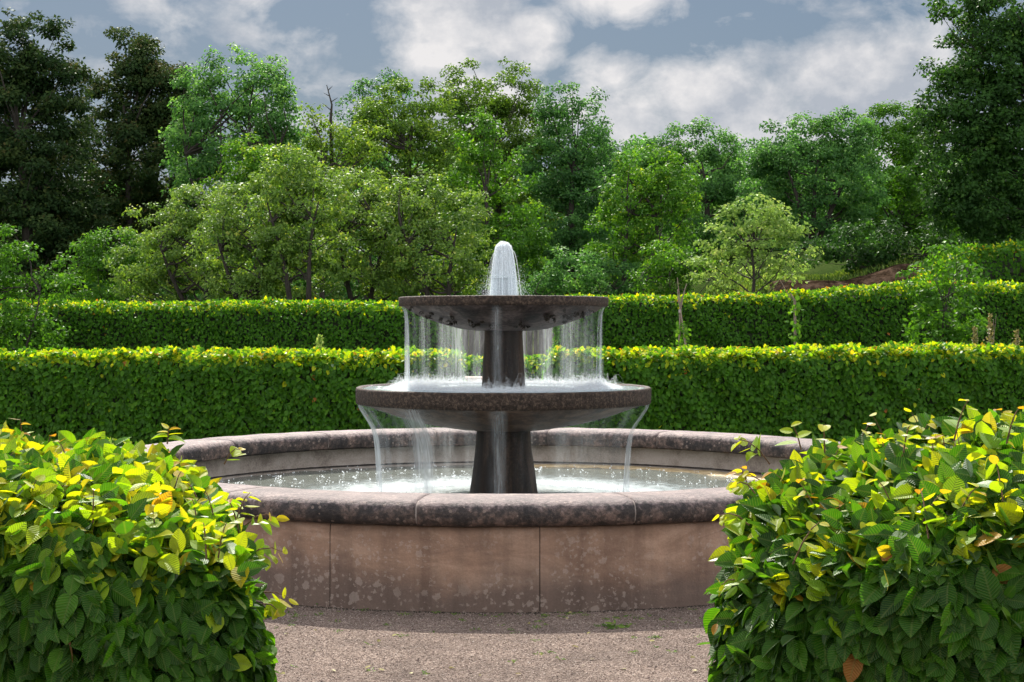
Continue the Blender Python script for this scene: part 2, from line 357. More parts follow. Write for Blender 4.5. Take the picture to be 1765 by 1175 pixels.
# scattered gravel stones in front of the fountain
def octa(pos, rad, mat, name, tint, squash=.6, parent=None):
    n = len(pos)
    T = np.array([(1, 0, 0), (-1, 0, 0), (0, 1, 0), (0, -1, 0), (0, 0, 1), (0, 0, -1)], float)
    F = np.array([(0, 2, 4), (2, 1, 4), (1, 3, 4), (3, 0, 4), (2, 0, 5), (1, 2, 5), (3, 1, 5), (0, 3, 5)])
    q = RNG.normal(size=(n, 4)); q /= np.linalg.norm(q, axis=1)[:, None]
    w, x, y, z = q.T
    Rm = np.stack([np.stack([1 - 2 * (y * y + z * z), 2 * (x * y - z * w), 2 * (x * z + y * w)], 1),
                   np.stack([2 * (x * y + z * w), 1 - 2 * (x * x + z * z), 2 * (y * z - x * w)], 1),
                   np.stack([2 * (x * z - y * w), 2 * (y * z + x * w), 1 - 2 * (x * x + y * y)], 1)], 1)
    V = T[None] * RNG.uniform(.65, 1.3, (n, 6, 1)) * np.asarray(rad)[:, None, None]
    V = np.einsum('nij,nkj->nki', Rm, V); V[:, :, 2] *= squash
    V = V + pos[:, None, :]
    FF = (F[None] + (np.arange(n) * 6)[:, None, None]).reshape(-1, 3)
    return np_mesh(name, V.reshape(-1, 3), FF, mat, parent, tint=np.repeat(tint, 8))
n = 60000
px_ = RNG.uniform(-2.3, 2.3, n); py_ = 9.3 - 4.6 * RNG.uniform(0, 1, n) ** 1.1
keep = np.hypot(px_ - FX, py_ - FY) > 3.2
px_, py_ = px_[keep], py_[keep]; rr = RNG.uniform(.0016, .0046, len(px_)) * np.where(RNG.uniform(0, 1, len(px_)) < .02, 1.8, 1)
tag(octa(np.stack([px_, py_, rr * .5 + .004], 1), rr, M['pebble'], 'gravel_stones', RNG.uniform(0, 1, len(px_)), .7),
    'pinkish fine gravel stones strewn before the round basin', 'gravel', kind='stuff')

n = 3000; a = RNG.uniform(-1.2, 1.2, n); r = 3.168 + np.abs(RNG.exponential(.018, n)); rr = RNG.uniform(.002, .006, n)
tag(octa(np.stack([FX + np.sin(a) * r, FY - np.cos(a) * r, rr * .3 + .003], 1), rr, M['moss'], 'soil_crumbs', np.zeros(n), .8),
    'dark damp soil and debris gathered against the basin wall', 'soil', kind='stuff')
# ---------------------------------------------------------------- leaves
def unit(v): return v / (np.linalg.norm(v, axis=-1, keepdims=True) + 1e-9)
def make_template(rows, fold=.12, bend=.15):
    """leaf along +Y, width X, normal Z. rows: (t, halfwidth)"""
    vs, uvs, fs = [], [], []
    for t, w in rows:
        z = -bend * t * t
        if w == 0: vs.append((0, t, z)); uvs.append((.5, t))
        else:
            vs += [(-w, t, z + fold * w * 2), (0, t, z), (w, t, z + fold * w * 2)]; uvs += [(.5 - w, t), (.5, t), (.5 + w, t)]
    idx = []; k = 0
    for t, w in rows:
        idx.append([k] * 3 if w == 0 else [k, k + 1, k + 2]); k += 1 if w == 0 else 3
    tris = []
    for a, b in zip(idx[:-1], idx[1:]):
        for j in (0, 1):
            q = [a[j], a[j + 1], b[j + 1], b[j]]
            q2 = []
            for i in q:
                if i not in q2: q2.append(i)
            if len(q2) == 4: tris += [(q2[0], q2[1], q2[2]), (q2[0], q2[2], q2[3])]
            elif len(q2) == 3: tris.append(tuple(q2))
    return np.array(vs, float), np.array(tris), np.array(uvs, float)
T_NEAR = make_template([(0, 0), (.10, .20), (.28, .31), (.5, .33), (.72, .25), (.88, .12), (1, 0)], .16, .18)
T_HEX = make_template([(0, 0), (.25, .30), (.65, .28), (1, 0)], .12, .12)
T_RH = (np.array([(0, 0, 0), (.32, .45, .06), (0, 1, -.08), (-.32, .45, .06)], float), np.array([(0, 1, 2), (0, 2, 3)]), np.array([(.5, 0), (.8, .45), (.5, 1), (.2, .45)]))
def leaves(name, T, pos, nrm, axis, size, tint, mat, parent=None, width=None, curl=True):
    V, F, UV = T; n = len(pos)
    nrm = unit(nrm); axis = unit(axis - nrm * np.sum(axis * nrm, 1, keepdims=True)); xa = np.cross(axis, nrm)
    size = np.asarray(size).reshape(n, 1, 1); wd = np.ones((n, 1, 1)) if width is None else np.asarray(width).reshape(n, 1, 1)
    cr = RNG.uniform(-.4, 1.9, (n, 1, 1)) if curl else 1.0
    P = V[None]
    W = pos[:, None, :] + size * (P[:, :, 0:1] * wd * xa[:, None, :] + P[:, :, 1:2] * axis[:, None, :] + P[:, :, 2:3] * cr * nrm[:, None, :])
    FF = (F[None] + (np.arange(n) * len(V))[:, None, None]).reshape(-1, 3)
    return np_mesh(name, W.reshape(-1, 3), FF, mat, parent, tint=np.repeat(np.clip(tint, 0, 1), len(F)), uv=np.tile(UV, (n, 1)), smooth=False)

# ---------------------------------------------------------------- hedges
def rounded(poly, r, n=5):
    out = []; m = len(poly)
    for i in range(m):
        p0, p1, p2 = (np.array(poly[(i + k) % m], float) for k in (-1, 0, 1))
        rr = r[i] if hasattr(r, '__len__') else r
        a = p1 + unit(p0 - p1) * rr; b = p1 + unit(p2 - p1) * rr
        for t in np.linspace(0, 1, n):
            out.append((1 - t) ** 2 * a + 2 * t * (1 - t) * p1 + t * t * b)
    return np.array(out)
def inside(poly, x, y):
    c = np.zeros(len(x), bool); j = len(poly) - 1
    for i in range(len(poly)):
        xi, yi = poly[i]; xj, yj = poly[j]
        c ^= ((yi > y) != (yj > y)) & (x < (xj - xi) * (y - yi) / (yj - yi + 1e-12) + xi); j = i
    return c
def hedge(label, cat, poly, ztop, zbase, dens, lsize, T, mat, group, back=.35, young=.14, top_mul=1.3, shoots=0, shoot_h=.1, lump=.03, zlow=1.0, lumpf=2.2, extra=()):
    """poly counter-clockwise footprint; ztop/zbase functions of x,y"""
    poly = np.asarray(poly); cen = poly.mean(0)
    root = empty('hedge', (cen[0], cen[1], float(zbase(cen[0], cen[1]))), label, cat, group)
    near = dens > 2500
    seg = np.roll(poly, -1, 0) - poly; ln = np.linalg.norm(seg, axis=1)
    out2 = np.stack([seg[:, 1], -seg[:, 0]], 1) / ln[:, None]
    # solid dark core for the dense twig inside, added to block light
    ins = poly - 0
    sdir = unit(np.roll(out2, 1, 0) + out2); core = poly - sdir * max(.05, lsize * 1.0)
    mb = MB(); k = len(core); ct = max(.06, lsize * 1.1)
    vb = [(p[0], p[1], float(zbase(*p)) + .01) for p in core]; vt = [(p[0], p[1], float(ztop(*p)) - ct - (.13 if near else 0)) for p in core]
    me_v = vb + vt + [(cen[0], cen[1], float(ztop(*cen)) - ct)]
    mb.add(me_v, [(i, (i + 1) % k, k + (i + 1) % k, k + i) for i in range(k)] + [(k + i, k + (i + 1) % k, 2 * k) for i in range(k)])
    mb.build('twig_core', M['twig'], root)
    P, Nn, Ax, Tt, Sz = [], [], [], [], []
    # sides
    w = ln * np.where(out2[:, 1] > .5, back, 1.0)
    per = w.sum(); hmean = float(np.mean(ztop(poly[:, 0], poly[:, 1]) - zbase(poly[:, 0], poly[:, 1])))
    ns = int(per * hmean * dens)
    si = RNG.choice(len(ln), ns, p=w / per); t = RNG.uniform(0, 1, ns)
    xy = poly[si] + seg[si] * t[:, None]
    zb = zbase(xy[:, 0], xy[:, 1]); zt = ztop(xy[:, 0], xy[:, 1])
    hh = RNG.uniform(0, 1, ns) ** zlow
    z = zb + (zt - zb) * hh
    o = np.concatenate([out2[si], np.zeros((ns, 1))], 1)
    dlt = zt - z
    roundin = (np.maximum(0, .26 - dlt) ** 1.5 * 1.1 - .012 * np.sin(np.pi * np.clip((z - .35) / .8, 0, 1))) if near else np.maximum(0, .12 - dlt) ** 1.6 * 1.9 * (lsize < .08)
    dep = -RNG.exponential(lsize * .45, ns) + lsize * .35
    lumpv = lump * np.sin(xy[:, 0] * lumpf * 2.1 + z * 3.1) * np.cos(z * lumpf * 2.7 + xy[:, 1] * 3 + xy[:, 0] * 1.3) + lump * .7 * np.sin(xy[:, 0] * lumpf * 5.3 + 1 + z * 7)
    xy = xy + out2[si] * (dep - roundin + lumpv)[:, None]
    P.append(np.stack([xy[:, 0], xy[:, 1], z], 1))
    Nn.append(o * .85 + np.array([0, 0, .45]) + RNG.normal(0, .42, (ns, 3)))
    Ax.append(np.array([0, 0, -1.0]) + o * .45 + RNG.normal(0, .55, (ns, 3)))
    tn = RNG.beta(2, 2, ns) * .58
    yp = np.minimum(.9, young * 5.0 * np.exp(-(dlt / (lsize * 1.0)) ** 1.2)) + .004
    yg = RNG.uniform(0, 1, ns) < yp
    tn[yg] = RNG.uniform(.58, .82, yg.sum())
    tn[(RNG.uniform(0, 1, ns) < (.004 if lsize < .08 and dens > 2500 else .0008))] = .98
    Tt.append(tn); Sz.append(lsize * RNG.uniform(.6, 1.2, ns))
    # top
    mn, mx = poly.min(0), poly.max(0); area = (mx - mn).prod(); nt_ = int(area * dens * top_mul)
    x = RNG.uniform(mn[0], mx[0], nt_); y = RNG.uniform(mn[1], mx[1], nt_); kk = inside(poly, x, y); x, y = x[kk], y[kk]; nt_ = len(x)
    bmp = lump * (np.sin(x * lumpf * 4 + y * 3) * np.cos(y * lumpf * 3.3 - x) + .6 * np.sin(x * lumpf * 9 + y * 7))
    if near:
        dm = np.full(nt_, 9.0)
        for p_, s_ in zip(poly, seg):
            tt_ = np.clip(((x - p_[0]) * s_[0] + (y - p_[1]) * s_[1]) / (s_ @ s_), 0, 1); dm = np.minimum(dm, np.hypot(x - p_[0] - s_[0] * tt_, y - p_[1] - s_[1] * tt_))
        bmp = bmp - np.maximum(0, .24 - dm) ** 2 * 2.1
    z = ztop(x, y) - RNG.exponential(lsize * .5, nt_) + lsize * .35 + bmp
    P.append(np.stack([x, y, z], 1)); Nn.append(np.array([0, -.55, .75]) + RNG.normal(0, .6, (nt_, 3)))
    a = RNG.normal(0, .8, (nt_, 3)); a[:, 2] = RNG.uniform(-.2, 1.0, nt_); Ax.append(a)
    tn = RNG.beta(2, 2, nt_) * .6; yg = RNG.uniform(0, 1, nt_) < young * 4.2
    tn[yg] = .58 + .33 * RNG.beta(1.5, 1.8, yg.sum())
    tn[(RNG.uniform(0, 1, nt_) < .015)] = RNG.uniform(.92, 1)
    Tt.append(tn); Sz.append(lsize * RNG.uniform(.6, 1.15, nt_))
    # shoots standing above the trimmed top
    if shoots:
        stems = MB(); x = RNG.uniform(mn[0], mx[0], shoots * 2); y = RNG.uniform(mn[1], mx[1], shoots * 2); kk = inside(poly, x, y); x, y = x[kk][:shoots], y[kk][:shoots]
        jobs = [(a_, b_, None) for a_, b_ in zip(x, y)] + [(wx(e[0], e[2]), e[2], e) for e in extra]
        for sx_, sy_, ex_ in jobs:
            z0 = float(ztop(sx_, sy_)) - .05; h = shoot_h * random.uniform(.4, 1.2) + .05
            lean = np.array([random.gauss(0, .5), random.gauss(0, .5), 1.0]); lean /= np.linalg.norm(lean)
            if ex_ is not None:
                z0 = wz(ex_[1], ex_[2]); lean = unit(np.array([ex_[3], -.25, ex_[5] + .05])); h = ex_[4] * 1.3; sx_ -= lean[0] * h * .3
            p0 = np.array([sx_, sy_, z0]); pts = [p0 + lean * h * s + np.array([0, 0, .02 * math.sin(s * 3)]) for s in (0, .35, .7, 1)]
            stems.tube(pts, [.0028, .0024, .0018, .0010], 4)
            nl = random.randint(4, 7); sgn = 1; side = unit(np.cross(lean, RNG.normal(size=3)))
            for j in range(nl):
                s = .3 + .7 * j / (nl - 1); sgn = -sgn
                P.append((p0 + lean * h * s)[None]); Ax.append((side * sgn + lean * (.5 + s * .9) + RNG.normal(0, .15, 3))[None])
                Nn.append((lean * .7 + np.array([0, 0, .5]) - side * sgn * .3 + RNG.normal(0, .25, 3))[None])
                Tt.append(np.array([.60 + .38 * s * random.uniform(.5, 1)])); Sz.append(np.array([lsize * (1.0 - .5 * s) * random.uniform(.8, 1.15)]))
        stems.build('shoots', M['shoot'], root)['kind'] = 'stuff'
    P, Nn, Ax, Tt, Sz = map(np.concatenate, (P, Nn, Ax, Tt, Sz))
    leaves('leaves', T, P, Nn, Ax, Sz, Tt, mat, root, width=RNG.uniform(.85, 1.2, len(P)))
    return root

flat0 = lambda x, y: gz(x, y)
# foreground pair
hedge('large leafy hornbeam hedge end in the left foreground, low and flat-topped', 'hedge',
      rounded([(-3.2, 3.85), (-.60, 3.83), (-1.0, 4.95), (-3.2, 4.95)], [.05, .30, .22, .05]),
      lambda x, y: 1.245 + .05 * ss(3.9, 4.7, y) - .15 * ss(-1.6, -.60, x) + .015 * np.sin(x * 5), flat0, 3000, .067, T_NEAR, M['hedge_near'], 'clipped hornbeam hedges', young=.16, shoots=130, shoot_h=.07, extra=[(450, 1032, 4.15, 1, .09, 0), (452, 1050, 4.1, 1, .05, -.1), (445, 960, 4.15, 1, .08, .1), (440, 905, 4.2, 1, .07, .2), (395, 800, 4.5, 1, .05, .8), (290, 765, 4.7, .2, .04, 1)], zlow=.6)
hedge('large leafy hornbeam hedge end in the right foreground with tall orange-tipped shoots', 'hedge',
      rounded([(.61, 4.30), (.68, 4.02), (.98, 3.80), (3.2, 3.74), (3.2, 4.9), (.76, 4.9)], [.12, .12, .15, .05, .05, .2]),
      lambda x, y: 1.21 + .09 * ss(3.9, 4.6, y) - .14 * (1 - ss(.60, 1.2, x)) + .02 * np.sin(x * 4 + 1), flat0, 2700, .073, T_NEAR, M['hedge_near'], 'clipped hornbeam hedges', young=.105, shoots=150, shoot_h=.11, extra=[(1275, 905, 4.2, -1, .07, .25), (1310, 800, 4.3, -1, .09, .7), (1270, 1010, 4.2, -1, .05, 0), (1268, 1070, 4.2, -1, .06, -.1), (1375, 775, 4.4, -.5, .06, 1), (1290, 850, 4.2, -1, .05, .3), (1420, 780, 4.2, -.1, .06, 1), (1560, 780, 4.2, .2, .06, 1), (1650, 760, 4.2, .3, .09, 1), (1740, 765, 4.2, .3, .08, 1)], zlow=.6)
# behind the fountain
hedge('clipped hornbeam hedge with yellow top left of the fountain, directly behind the basin', 'hedge',
      rounded([(-9.5, 19.2), (-.68, 19.2), (-.68, 20.3), (-9.5, 20.3)], .2),
      lambda x, y: 1.262 + .008 * np.sin(x * 1.1) + .007 * np.sin(x * 4.1 + 1), flat0, 2100, .074, T_HEX, M['hedge_far'], 'clipped hornbeam hedges', young=.15, shoots=420, shoot_h=.06, lump=.035)
hedge('clipped hornbeam hedge with yellow top right of the fountain, directly behind the basin', 'hedge',
      rounded([(.50, 19.2), (9.5, 19.2), (9.5, 20.3), (.50, 20.3)], .2),
      lambda x, y: 1.27 + .05 * ss(1, 5, x) + .008 * np.sin(x * 1.3 + .6) + .007 * np.sin(x * 3.7), flat0, 2100, .074, T_HEX, M['hedge_far'], 'clipped hornbeam hedges', young=.15, shoots=420, shoot_h=.07, lump=.035)
hedge('low short hedge seen through the gap behind the fountain column', 'hedge',
      rounded([(-1.0, 24.0), (.62, 24.0), (.62, 24.6), (-1.0, 24.6)], .1),
      lambda x, y: 1.11 + 0 * x, lambda x, y: gz(x, y), 900, .085, T_RH, M['hedge_far'], 'clipped hornbeam hedges', young=.1, lump=.02)
# terrace above
def ztm(x, y): return 2.04 + .10 * ss(-2, 2, x) + .10 * ss(2, 6, x) + .18 * ss(5, 8.5, x) + .02 * np.sin(x * 1.1)
hedge('long dark upper terrace hedge on the left, below the orchard trees', 'hedge',
      rounded([(-13, 29.5), (-1.38, 29.5), (-1.0, 31.2), (-13, 31.0)], .15), ztm, flat0, 1100, .085, T_RH, M['hedge_far'], 'clipped hornbeam hedges', young=.09, shoots=300, shoot_h=.04, lump=.04, lumpf=1.3)
hedge('long dark upper terrace hedge on the right, below the brown bank', 'hedge',
      rounded([(.95, 29.5), (13, 29.5), (13, 31.0), (.85, 31.0)], .15), ztm, flat0, 1100, .085, T_RH, M['hedge_far'], 'clipped hornbeam hedges', young=.11, shoots=300, shoot_h=.04, lump=.04, lumpf=1.3)
hedge('highest hedge section stepping up the slope at the right edge', 'hedge',
      rounded([(8.6, 34.6), (14, 34.6), (14, 36), (8.6, 36)], .3),
      lambda x, y: 2.35 + 1.05 * ss(8.6, 10.6, x) + .12 * ss(10.6, 13, x), lambda x, y: gz(x, y) * 0 + 1.6, 560, .11, T_RH, M['hedge_far'], 'clipped hornbeam hedges', young=.06, lump=.05, lumpf=1.1)

# ---------------------------------------------------------------- fountain
fountain = empty('fountain', (FX, FY, 0), 'round two-tiered sandstone fountain with wide bowls in a large circular basin', 'fountain')
def lathe(name, prof, mat, parent, seg=96, a0=0, a1=360, smooth=True, jit=0, caps=False):
    """prof list of (r,z), angle measured from the front (towards camera), clockwise to the right"""
    closed = abs(a1 - a0) >= 359.99; ns = seg if closed else seg + 1
    v, q = [], []; kp = len(prof)
    for i in range(ns):
        a = R(a0 + (a1 - a0) * i / seg)
        for (r, z) in prof:
            if jit:
                nn = mnoise.noise(Vector((math.sin(a) * 6 * r, math.cos(a) * 6 * r, z * 9))) * jit + mnoise.noise(Vector((math.sin(a) * 22 * r, math.cos(a) * 22 * r, z * 25 + 3))) * jit * .5
                r2, z2 = r + nn, z + nn * .5
            else: r2, z2 = r, z
            v.append((FX + math.sin(a) * r2, FY - math.cos(a) * r2, z2))
    for i in range(seg):
        j = (i + 1) % ns
        for k in range(kp - 1):
            q.append((i * kp + k, j * kp + k, j * kp + k + 1, i * kp + k + 1))
    if caps and not closed:
        q.append(tuple(range(kp))); q.append(tuple(reversed(range(seg * kp, seg * kp + kp))))
    mb = MB(); mb.v = v; mb.q = q
    o = mb.build(name, mat, parent, smooth); return o
def recenter(o, off):   # keep texture space centred on the fountain axis
    return o
# basin wall panels (16) with dark joints
RW = 3.165
basin = empty('basin', (FX, FY, 0), None, None); basin.parent = fountain; basin.matrix_parent_inverse = fountain.matrix_basis.inverted()
def part(o, p):
    o.parent = p; o.matrix_parent_inverse = p.matrix_basis.inverted(); return o
basin.location = (0, 0, 0); basin.matrix_parent_inverse.identity()
def par2(o):
    o.parent = basin; M_ = fountain.matrix_basis.inverted(); o.matrix_parent_inverse = M_; return o
for i in range(16):
    a0 = 3.4 - 21.8 + 22.5 * i
    gap = .045
    prof = [(2.82, .50), (RW - .03, .50), (RW - .006, .49), (RW, .44), (RW, .2), (RW + .003, .02), (RW + .003, -.03)]
    o = lathe('wall_panel', prof, M['wall'], None, 14, a0 + gap, a0 + 22.5 - gap, jit=.004, caps=False)
    par2(o)
    pc = [(2.745, .512), (2.76, .50), (3.18, .50), (3.212, .508), (3.236, .535), (3.246, .575), (3.236, .612), (3.212, .636), (3.17, .648), (3.0, .652), (2.82, .650), (2.775, .640), (2.748, .612), (2.738, .575), (2.74, .535), (2.745, .512)]
    a1 = -8.6 + 22.5 * i
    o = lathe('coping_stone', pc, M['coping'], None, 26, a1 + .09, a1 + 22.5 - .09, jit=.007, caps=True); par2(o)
par2(lathe('wall_core', [(2.9, .49), (RW - .03, .488), (RW - .03, -.03)], M['joint'], None, 128))
par2(lathe('mortar', [(2.746, .535), (2.766, .507), (3.18, .507), (3.206, .514), (3.229, .538), (3.238, .575), (3.229, .608), (3.207, .630), (3.168, .641), (3.0, .645), (2.822, .643), (2.780, .634), (2.755, .608), (2.746, .575), (2.746, .535)], M['mortar'], None, 160))
par2(lathe('inner_wall', [(2.84, .50), (2.835, .36), (2.82, .33), (2.80, .12), (2.6, .10)], M['inner'], None, 128, jit=.004))
par2(lathe('waterline_stain', [(2.829, .346), (2.822, .340), (2.813, .333)], M['joint'], None, 160, jit=.006))
par2(lathe('basin_floor', [(2.81, .11), (0.05, .11)], M['sand'], None, 96))
par2(lathe('ledge', [(2.80, .322), (2.60, .322), (2.57, .30)], M['sand'], None, 60, 100, 182, jit=.012))
# pedestal and bowls
def fpart(name, prof, mat, seg=96, jit=0.0):
    return par_f(lathe(name, prof, mat, None, seg, jit=jit))
def par_f(o):
    o.parent = fountain; o.matrix_parent_inverse = fountain.matrix_basis.inverted(); return o
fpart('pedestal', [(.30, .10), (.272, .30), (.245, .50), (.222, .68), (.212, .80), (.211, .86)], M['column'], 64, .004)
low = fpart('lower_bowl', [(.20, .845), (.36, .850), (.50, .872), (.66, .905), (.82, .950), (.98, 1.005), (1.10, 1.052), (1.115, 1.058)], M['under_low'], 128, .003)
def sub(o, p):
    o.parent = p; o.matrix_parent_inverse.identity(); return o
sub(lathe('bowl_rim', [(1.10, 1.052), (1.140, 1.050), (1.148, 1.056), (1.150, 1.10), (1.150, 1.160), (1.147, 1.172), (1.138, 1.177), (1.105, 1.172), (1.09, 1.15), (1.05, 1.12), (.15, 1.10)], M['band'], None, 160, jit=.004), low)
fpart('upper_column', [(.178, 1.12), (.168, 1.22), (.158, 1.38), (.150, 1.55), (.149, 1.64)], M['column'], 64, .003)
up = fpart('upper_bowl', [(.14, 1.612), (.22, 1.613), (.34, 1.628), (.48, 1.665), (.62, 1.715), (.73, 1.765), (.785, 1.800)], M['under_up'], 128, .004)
sub(lathe('bowl_rim', [(.775, 1.802), (.808, 1.801), (.816, 1.806), (.818, 1.83), (.818, 1.864), (.815, 1.871), (.806, 1.874), (.77, 1.866), (.74, 1.84), (.10, 1.82)], M['band'], None, 160, jit=.002), up)
fpart('nozzle', [(.075, 1.84), (.060, 1.87), (.054, 1.93), (.052, 1.99), (.058, 2.00), (.060, 2.015), (.035, 2.02), (.0, 2.02)], M['nozzle'], 40, .002)
# moss tufts hanging under the upper bowl
def prof_at(prof, r):
    for (r0, z0), (r1, z1) in zip(prof[:-1], prof[1:]):
        if r0 <= r <= r1: return z0 + (z1 - z0) * (r - r0) / (r1 - r0 + 1e-9)
    return prof[-1][1]
UP = [(.14, 1.612), (.22, 1.613), (.34, 1.628), (.48, 1.665), (.62, 1.715), (.73, 1.765), (.785, 1.800)]
mpos, mrad = [], []
for (ac, rc, nn) in ((-48, .60, 9), (-66, .70, 5), (35, .64, 9), (52, .66, 12), (62, .70, 6), (-12, .5, 3), (18, .45, 5), (-30, .52, 4)):
    for _ in range(nn):
        a = R(ac + random.gauss(0, 5)); r = min(.77, max(.3, rc + random.gauss(0, .05))); zz = prof_at(UP, r)
        L0 = random.uniform(.01, .04)
        for s in range(12):
            t = random.random(); mpos.append((FX + math.sin(a) * r + random.gauss(0, .009), FY - math.cos(a) * r + random.gauss(0, .009), zz - t * L0)); mrad.append(.009 * (1 - .6 * t))
sub(octa(np.array(mpos), np.array(mrad), M['moss'], 'moss', np.zeros(len(mpos)), 1.0), up)['kind'] = 'stuff'

# ---------------------------------------------------------------- water
def disc(name, r, z, mat, seg=96, rings=30, wav=0.0):
    v = [(0, 0, 0)]; q = []
    for i in range(1, rings + 1):
        rr = r * i / rings
        for j in range(seg):
            a = 2 * math.pi * j / seg
            h = wav * (mnoise.noise(Vector((rr * math.cos(a) * 5, rr * math.sin(a) * 5, 1))) + .5 * mnoise.noise(Vector((rr * math.cos(a) * 14, rr * math.sin(a) * 14, 4))))
            v.append((rr * math.cos(a), rr * math.sin(a), h))
    for j in range(seg): q.append((0, 1 + j, 1 + (j + 1) % seg))
    for i in range(rings - 1):
        for j in range(seg):
            a = 1 + i * seg + j; b = 1 + i * seg + (j + 1) % seg; q.append((a, a + seg, b + seg, b))
    mb = MB(); mb.v = v; mb.q = q; o = mb.build(name, mat, None, True); o.location = (FX, FY, z); return o
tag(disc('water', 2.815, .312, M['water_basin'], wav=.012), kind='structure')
tag(disc('water', 1.128, 1.166, M['water_bowl'], wav=.006), kind='structure')
tag(disc('water', .79, 1.862, M['water_bowl'], wav=.004), kind='structure')

def curtain(name, prof, amtf, mat, label, seg=540):
    kp = len(prof); v, q, uv, am = [], [], [], []
    for i in range(seg + 1):
        a = 2 * math.pi * i / seg; d = 0
        wob = mnoise.noise(Vector((math.sin(a) * 9, math.cos(a) * 9, 0))) * .05
        for k, (r, z) in enumerate(prof):
            f = k / (kp - 1); rr = r + wob * f + .008 * mnoise.noise(Vector((math.sin(a) * 40, math.cos(a) * 40, z * 2)))
            v.append((FX + math.sin(a) * rr, FY - math.cos(a) * rr, z)); uv.append((a * prof[0][0], z)); am.append(max(0, amtf(math.degrees(a), f) * min(1.5, max(.12, .75 + 2.6 * mnoise.noise(Vector((math.sin(a) * 7, math.cos(a) * 7, 5 + .25 * z)))))))
    for i in range(seg):
        for k in range(kp - 1):
            q.append((i * kp + k, (i + 1) * kp + k, (i + 1) * kp + k + 1, i * kp + k + 1))
    o = np_mesh(name, v, q, mat, None, uv=uv, smooth=True, amt=am)
    return tag(o, label, 'water', kind='stuff')
def bell(a, c, w):
    d = (a - c + 180) % 360 - 180; return math.exp(-(d / w) ** 2)
def amt_up(a, f):
    x = .30 + .7 * bell(a, -78, 26) + .6 * bell(a, 75, 24) + .9 * bell(a, 180, 60) + 1.4 * bell(a, -4, 3) + 1.3 * bell(a, 5, 2.5)
    x -= .40 * bell(a, 0, 35)
    return x * (.35 + .65 * min(1, f * 5)) * (1 - .25 * f)
curtain('falling_water', [(.795, 1.800), (.785, 1.785), (.772, 1.76), (.764, 1.70), (.760, 1.6), (.757, 1.45), (.755, 1.3), (.753, 1.175)], amt_up, M['veil'],
        'thin veil of water falling from the upper bowl into the lower one')
def amt_low(a, f):
    x = .07 + 1.5 * bell(a, -76, 13) + 1.1 * bell(a, -100, 10) + 1.0 * bell(a, -58, 4) + 1.7 * bell(a, 73, 8) + 1.9 * bell(a, -35, 9) * (1 if f > .25 else .7) + .35 * bell(a, 180, 70)
    x += .6 * bell(a, -50, 5) + .5 * bell(a, 60, 10) + 1.5 * bell(a, -2, 3.5) + .8 * bell(a, 6, 2) + .5 * bell(a, 14, 3) + .4 * bell(a, 28, 3)
    x -= .25 * bell(a, 35, 25)
    return x * (.5 + .5 * min(1, f * 4)) * (1 - .35 * f)
curtain('falling_water', [(1.132, 1.052), (1.128, 1.03), (1.112, 1.0), (1.085, .96), (1.05, .91), (1.02, .86), (1.0, .80), (.985, .7), (.975, .55), (.97, .4), (.968, .32)], amt_low, M['veil_low'],
        'sheets and streams of water falling from the lower bowl into the basin')

curtain('clinging_water', [(1.10, 1.046), (.98, .998), (.82, .943), (.66, .898), (.50, .865), (.36, .843)], lambda a, f: (.30 + .5 * mnoise.noise(Vector((a * .12, f * 1.5, 0)))) * (1 - .5 * f) * (1 if abs((a + 180) % 360 - 180) < 100 else .2), M['veil'],
        'thin film of water trickling down the underside of the lower bowl')
def strands(name, mat, trajs, w0, label):
    """trajs (n,k,3) thin crossed ribbons along real ballistic paths"""
    n, k, _ = trajs.shape; V = []; F = []
    side = unit(np.cross(trajs[:, -1] - trajs[:, 0], RNG.normal(size=(n, 3)))); other = unit(np.cross(trajs[:, -1] - trajs[:, 0] + 1e-5, side))
    w = w0 * RNG.uniform(.5, 1.5, (n, 1, 1))
    b = 0
    for s in (side, other):
        A = trajs - s[:, None] * w; B = trajs + s[:, None] * w
        VV = np.stack([A, B], 2).reshape(n, k * 2, 3); V.append(VV.reshape(-1, 3))
        base = (np.arange(n) * 2 * k)[:, None] + (np.arange(k - 1) * 2)[None]
        F.append(np.stack([base, base + 1, base + 3, base + 2], -1).reshape(-1, 4) + b); b += n * 2 * k
    o = np_mesh(name, np.concatenate(V), np.concatenate(F), mat)
    return tag(o, label, 'water', kind='stuff')
def ballistic(n, r0, z0, rl, zap, zend, k=12):
    a = RNG.uniform(0, 2 * math.pi, n); g = 9.8
    ru = np.sqrt(RNG.uniform(0, 1, n)) * r0
    h = np.maximum(.005, zap - z0); vz = np.sqrt(2 * g * h); tt = vz / g + np.sqrt(2 * (zap - zend) / g); vr = (rl - ru) / tt
    t = np.linspace(0, 1, k)[None] * tt[:, None]
    rr = ru[:, None] + vr[:, None] * t; z = z0 + vz[:, None] * t - .5 * g * t * t
    return np.stack([FX + rr * np.cos(a)[:, None], FY + rr * np.sin(a)[:, None], z], -1)
n = 800; rl = .105 * RNG.uniform(.72, 1.05, n) + (RNG.uniform(0, 1, n) < .05) * RNG.uniform(0, .05, n)
zap = 2.305 - 3.5 * rl ** 2 - RNG.exponential(.018, n)
strands('water_jet', M['strand'], ballistic(n, .02, 2.015, rl, zap, 1.866, 22), .0026, 'white bubbling jet of water rising from the top of the fountain')
n = 2600; rl = .10 * np.sqrt(RNG.uniform(0, 1, n)); zap = 2.305 - 3.5 * rl ** 2 - RNG.exponential(.035, n) + RNG.normal(0, .008, n)
strands('water_jet', M['core'], ballistic(n, .02, 2.015, rl, zap, 2.025, 16), .0042, 'dense white core of the water jet above the dark nozzle')
